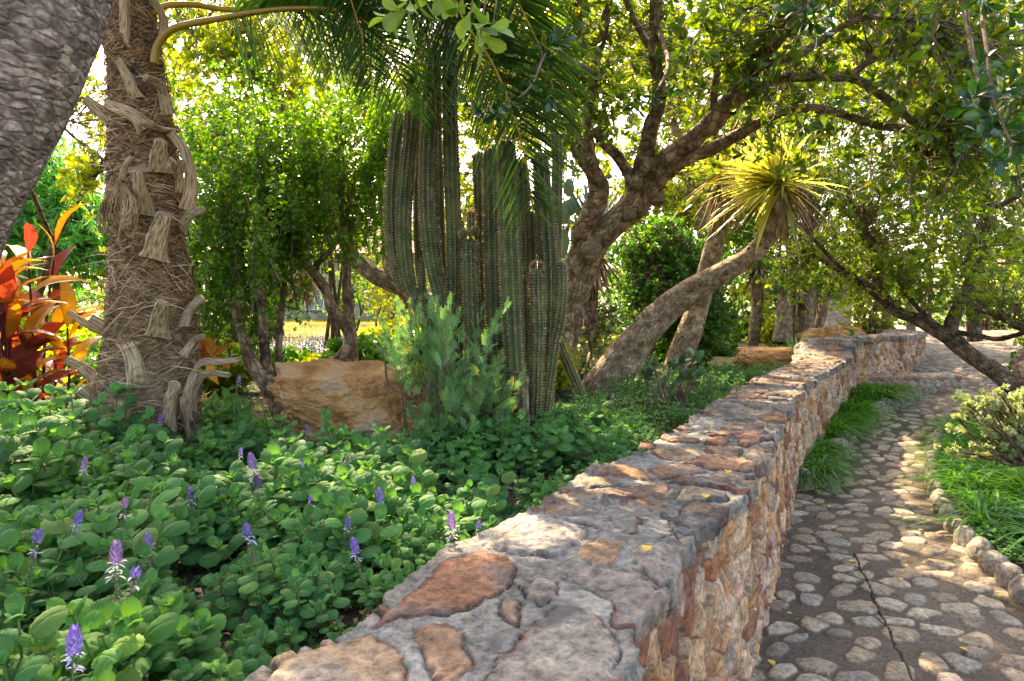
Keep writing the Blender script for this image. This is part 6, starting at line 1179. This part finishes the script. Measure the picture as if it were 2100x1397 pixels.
P = [onb(625+rng.normal()*26, 770+rng.normal()*4)+[0, .5, 0] for _ in range(4)]; tufts([(p[0], 5.35, .78) for p in P], 'yellowish grass tuft behind the left end of the large boulder', 'yellowish grass behind the boulder', .38, .004, 45, 'grassy', .6)
P = [(at(500+rng.normal()*40, 850, 4.7)[0], 4.6+rng.normal()*.2, .72) for _ in range(9)]; tufts(P, 'bright green grass tuft between the palm and the large boulder', 'green grass between palm and boulder', .3, .004, 50, 'grass', .6)
P = [(at(170+rng.normal()*50, 850, 4.4)[0], 4.5+rng.normal()*.2, .72) for _ in range(6)]; tufts(P, 'dry straw-coloured grass tuft left of the palm base', 'dry grass left of the palm', .22, .003, 45, 'grassy', .6)
P = [(at(1190+rng.normal()*50, 850, 5.3)[0], 5.3+rng.normal()*.3, .74) for _ in range(9)]; tufts(P, 'dark green strappy tuft below the fallen cactus stem', 'strappy tufts below the fallen cactus stem', .3, .006, 40)
P = [(at(1640+rng.normal()*45, 690, 11)[0], 10.6+rng.normal()*.4, .84) for _ in range(8)]; tufts(P, 'pale spiky silver-green tuft above the far wall bend', 'silver tufts above the far wall', .4, .008, 40, 'artem', .3)
# mid-distance ground plants: small shrubs, each its own copy
me = []
for k in range(4):
    mb = MB(); n = 420; v = rdir(n)*rng.random((n, 1))**.35*[.3, .3, .22]+[0, 0, .2]; rosettes(mb, v, unit(v+[0, 0, .1]), 6, .05, 'small', 1., wid=1.4); Pst = np.stack([np.zeros((30, 3)), v[:30]*.5+[0, 0, -.02], v[:30]], 1); V, q, uv = tubes(Pst, .004, 4); mb.add(V, q); o = mb.build('low_shrub', M[('lime', 'hedge', 'spek', 'lime')[k]]); me.append(o.data); bpy.data.objects.remove(o)
ls_ = []
while len(ls_) < 110:
    y = rng.uniform(6.5, 16); x = rng.uniform(-.9*y, .62*y); px = 1050+x/y*FPX
    if x > wx(min(y, 13.9))-(1.5 if y > 7.5 else .9) and y < 14: continue
    if 560 < px < 760 and y > 7.5: continue
    if y < 8.5 and 1150 < px < 1560: continue
    if any((x-a)**2+(y-b)**2 < .4**2 for a, b in ls_): continue
    ls_.append((x, y))
for i, (x, y) in enumerate(ls_):
    px = 1050+x/y*FPX; o = bpy.data.objects.new('low_shrub', me[int(rng.integers(4))]); COL.objects.link(o); o.location = (x, y, float(bedz(np.array(x), np.array(y)))); s = rng.uniform(.7, 1.5); o.scale = (s, s, s); o.rotation_euler = (0, 0, rng.random()*6)
    g = ('left of the palm' if px < 300 else 'under the upright shrubs' if px < 900 else 'behind the cactus' if px < 1300 else 'above the far wall'); tag(o, 'low leafy shrub in the bed '+g, 'shrub', 'low shrubs '+g)
rs = []
while len(rs) < 85:
    y = rng.uniform(4.5, 20); x = float(rx(y))+(.3 if y > 8 else 2.2)+rng.random()*4
    if all((x-a)**2+(y-b)**2 > .4**2 for a, b in rs): rs.append((x, y))
for x, y in rs:
    o = bpy.data.objects.new('low_shrub', me[int(rng.integers(1, 3))]); COL.objects.link(o); o.location = (x, y, float(pathz(y))); s = rng.uniform(1., 1.8); o.scale = (s, s, s); o.rotation_euler = (0, 0, rng.random()*6); tag(o, 'low leafy shrub on the right bank beyond the lily-turf', 'shrub', 'low shrubs on the right bank')
# lavender-like flowers by the lawn + lawn grass
mb = MB(); n = 700; P = np.array([(rng.uniform(-3.4, -1.4), rng.uniform(8.0, 11.5), 0) for _ in range(n)]); P[:, 2] = bedz(P[:, 0], P[:, 1]); Pst = np.stack([P, P+[0, 0, .2]+rng.normal(size=(n, 3))*.01, P+[0, 0, .32]+rng.normal(size=(n, 3))*.03], 1); V, q, uv = tubes(Pst, .004, 4); mb.add(V, q, 1); leaves(mb, rep(Pst[:, 2], 6)-np.tile(np.linspace(0, .08, 6)[:, None]*[0, 0, 1], (n, 1)), rdir(n*6, .5), rdir(n*6), .025, 'small', 0); rosettes(mb, P+[0, 0, .1], rdir(n, 1), 7, .09, 'small', 1., mi=2)
tag(mb.build('flower_drift', [M['lilac'], M['stem'], M['spek']]), 'hazy drift of small lilac flowers beyond the curved trunk by the lawn', 'flowers', kind='stuff')
mb = MB(); n = 26000; X = rng.uniform(-16, 1, n); Yg = rng.uniform(11, 30, n); G = np.c_[X, Yg, bedz(X, Yg)]; D = rdir(n, 1.5); D[:, 2] = np.abs(D[:, 2]); leaves(mb, G, D, rdir(n), .07+.05*rng.random(n), 'small', wid=.25); tag(mb.build('lawn_grass', M['grassy']), 'sunlit mown lawn beyond the bed', 'lawn', kind='stuff')
mb = MB(); G = []
while len(G) < 1300:
    y = 1.2+9*rng.random()**1.3; a = float(wx(y)); b = float(rx(y)); f = rng.random(); f = f**2.2 if rng.random() < .6 else f; f = f if rng.random() < .6 else 1-f; x = a+(b-a)*f
    G.append((x, y, float(pathz(y))+.016))
G = np.array(G); leaves(mb, G, rdir(len(G))*[1, 1, .15], np.tile([0, 0, 1.], (len(G), 1))+rng.normal(size=(len(G), 3))*.3, .008+.016*rng.random(len(G))**2, 'small', wid=.8)
tag(mb.build('path_litter', M['dead']), 'small dry leaf bits and grit scattered over the cobbled path', 'litter', kind='stuff')
mb = MB(); G = []
for _ in range(420):
    s_ = rng.uniform(np.interp(1.2, OC[:, 1], SA), np.interp(8.5, OC[:, 1], SA)); P_, N_ = onwall(np.array([s_])); G.append(np.r_[P_[0]-N_[0]*thick(P_[0, 1])*rng.uniform(.05, .98), WT+.022])
G = np.array(G); leaves(mb, G, rdir(len(G))*[1, 1, .15], np.tile([0, 0, 1.], (len(G), 1))+rng.normal(size=(len(G), 3))*.4, .005+.012*rng.random(len(G))**2, 'small', wid=.8)
tag(mb.build('coping_litter', M['dead']), 'tiny dry leaf crumbs on the coping stones', 'litter', kind='stuff')
# ---- fallen leaves on path and coping
FL = [(1860, 1162, 'largest yellow leaf lying on the path right of the crack'), (1756, 1153, 'yellow leaf lying at the top of the crack'), (1845, 1189, 'yellow leaf right of the crack, below the largest'), (1908, 1150, 'tiny yellow leaf near the right border stones'), (1893, 1088, 'pale yellow leaf in the middle of the path'), (1873, 1090, 'small yellow leaf beside the pale one'), (1633, 1032, 'orange leaf against the wall foot below the border stones'), (1622, 1075, 'small tan leaf against the wall foot'), (1612, 1257, 'green fallen leaf on a cobble at lower left of the path'), (1587, 1365, 'olive leaf at the bottom of the path by the wall'), (1575, 1225, 'small straw leaf beside the wall foot'), (1785, 875, 'yellow leaf high on the path by the lily-turf'), (1720, 980, 'yellow leaf beside the border corner stone'), (2062, 1222, 'small yellow leaf near the right border'), (1985, 1335, 'pale leaf low on the right of the path'), (1700, 1040, 'brown leaf in the middle left of the path'), (1835, 1010, 'yellow speck leaf midway up the path'), (1960, 1075, 'brown curled leaf against the right border stones')]
for a, b, lab in FL:
    p = onp(a, b, .022); mb = MB(); an = rng.random()*6.28; leaves(mb, np.zeros((1, 3)), np.array([[math.cos(an), math.sin(an), .05]]), np.array([[.1, 0, 1.]]), rng.uniform(.028, .05), 'oval', wid=1.1); o = mb.build('fallen_leaf', M['fallen']); o.location = p; tag(o, lab, 'leaf', 'fallen leaves on the path')
for a, b, lab in ((1325, 1130, 'yellow heart-shaped leaf on the coping, nearest'), (1447, 1021, 'yellow leaf on the coping by the dark slab'), (1493, 970, 'green-yellow leaf on the coping outer edge')):
    p = on(a, b, WT+.028); mb = MB(); leaves(mb, np.zeros((1, 3)), np.array([[.3, 1, .1]]), np.array([[0, -.2, 1.]]), .04, 'oval', wid=1.4); o = mb.build('fallen_leaf', M['fallen']); o.location = p; tag(o, lab, 'leaf', 'fallen leaves on the coping')
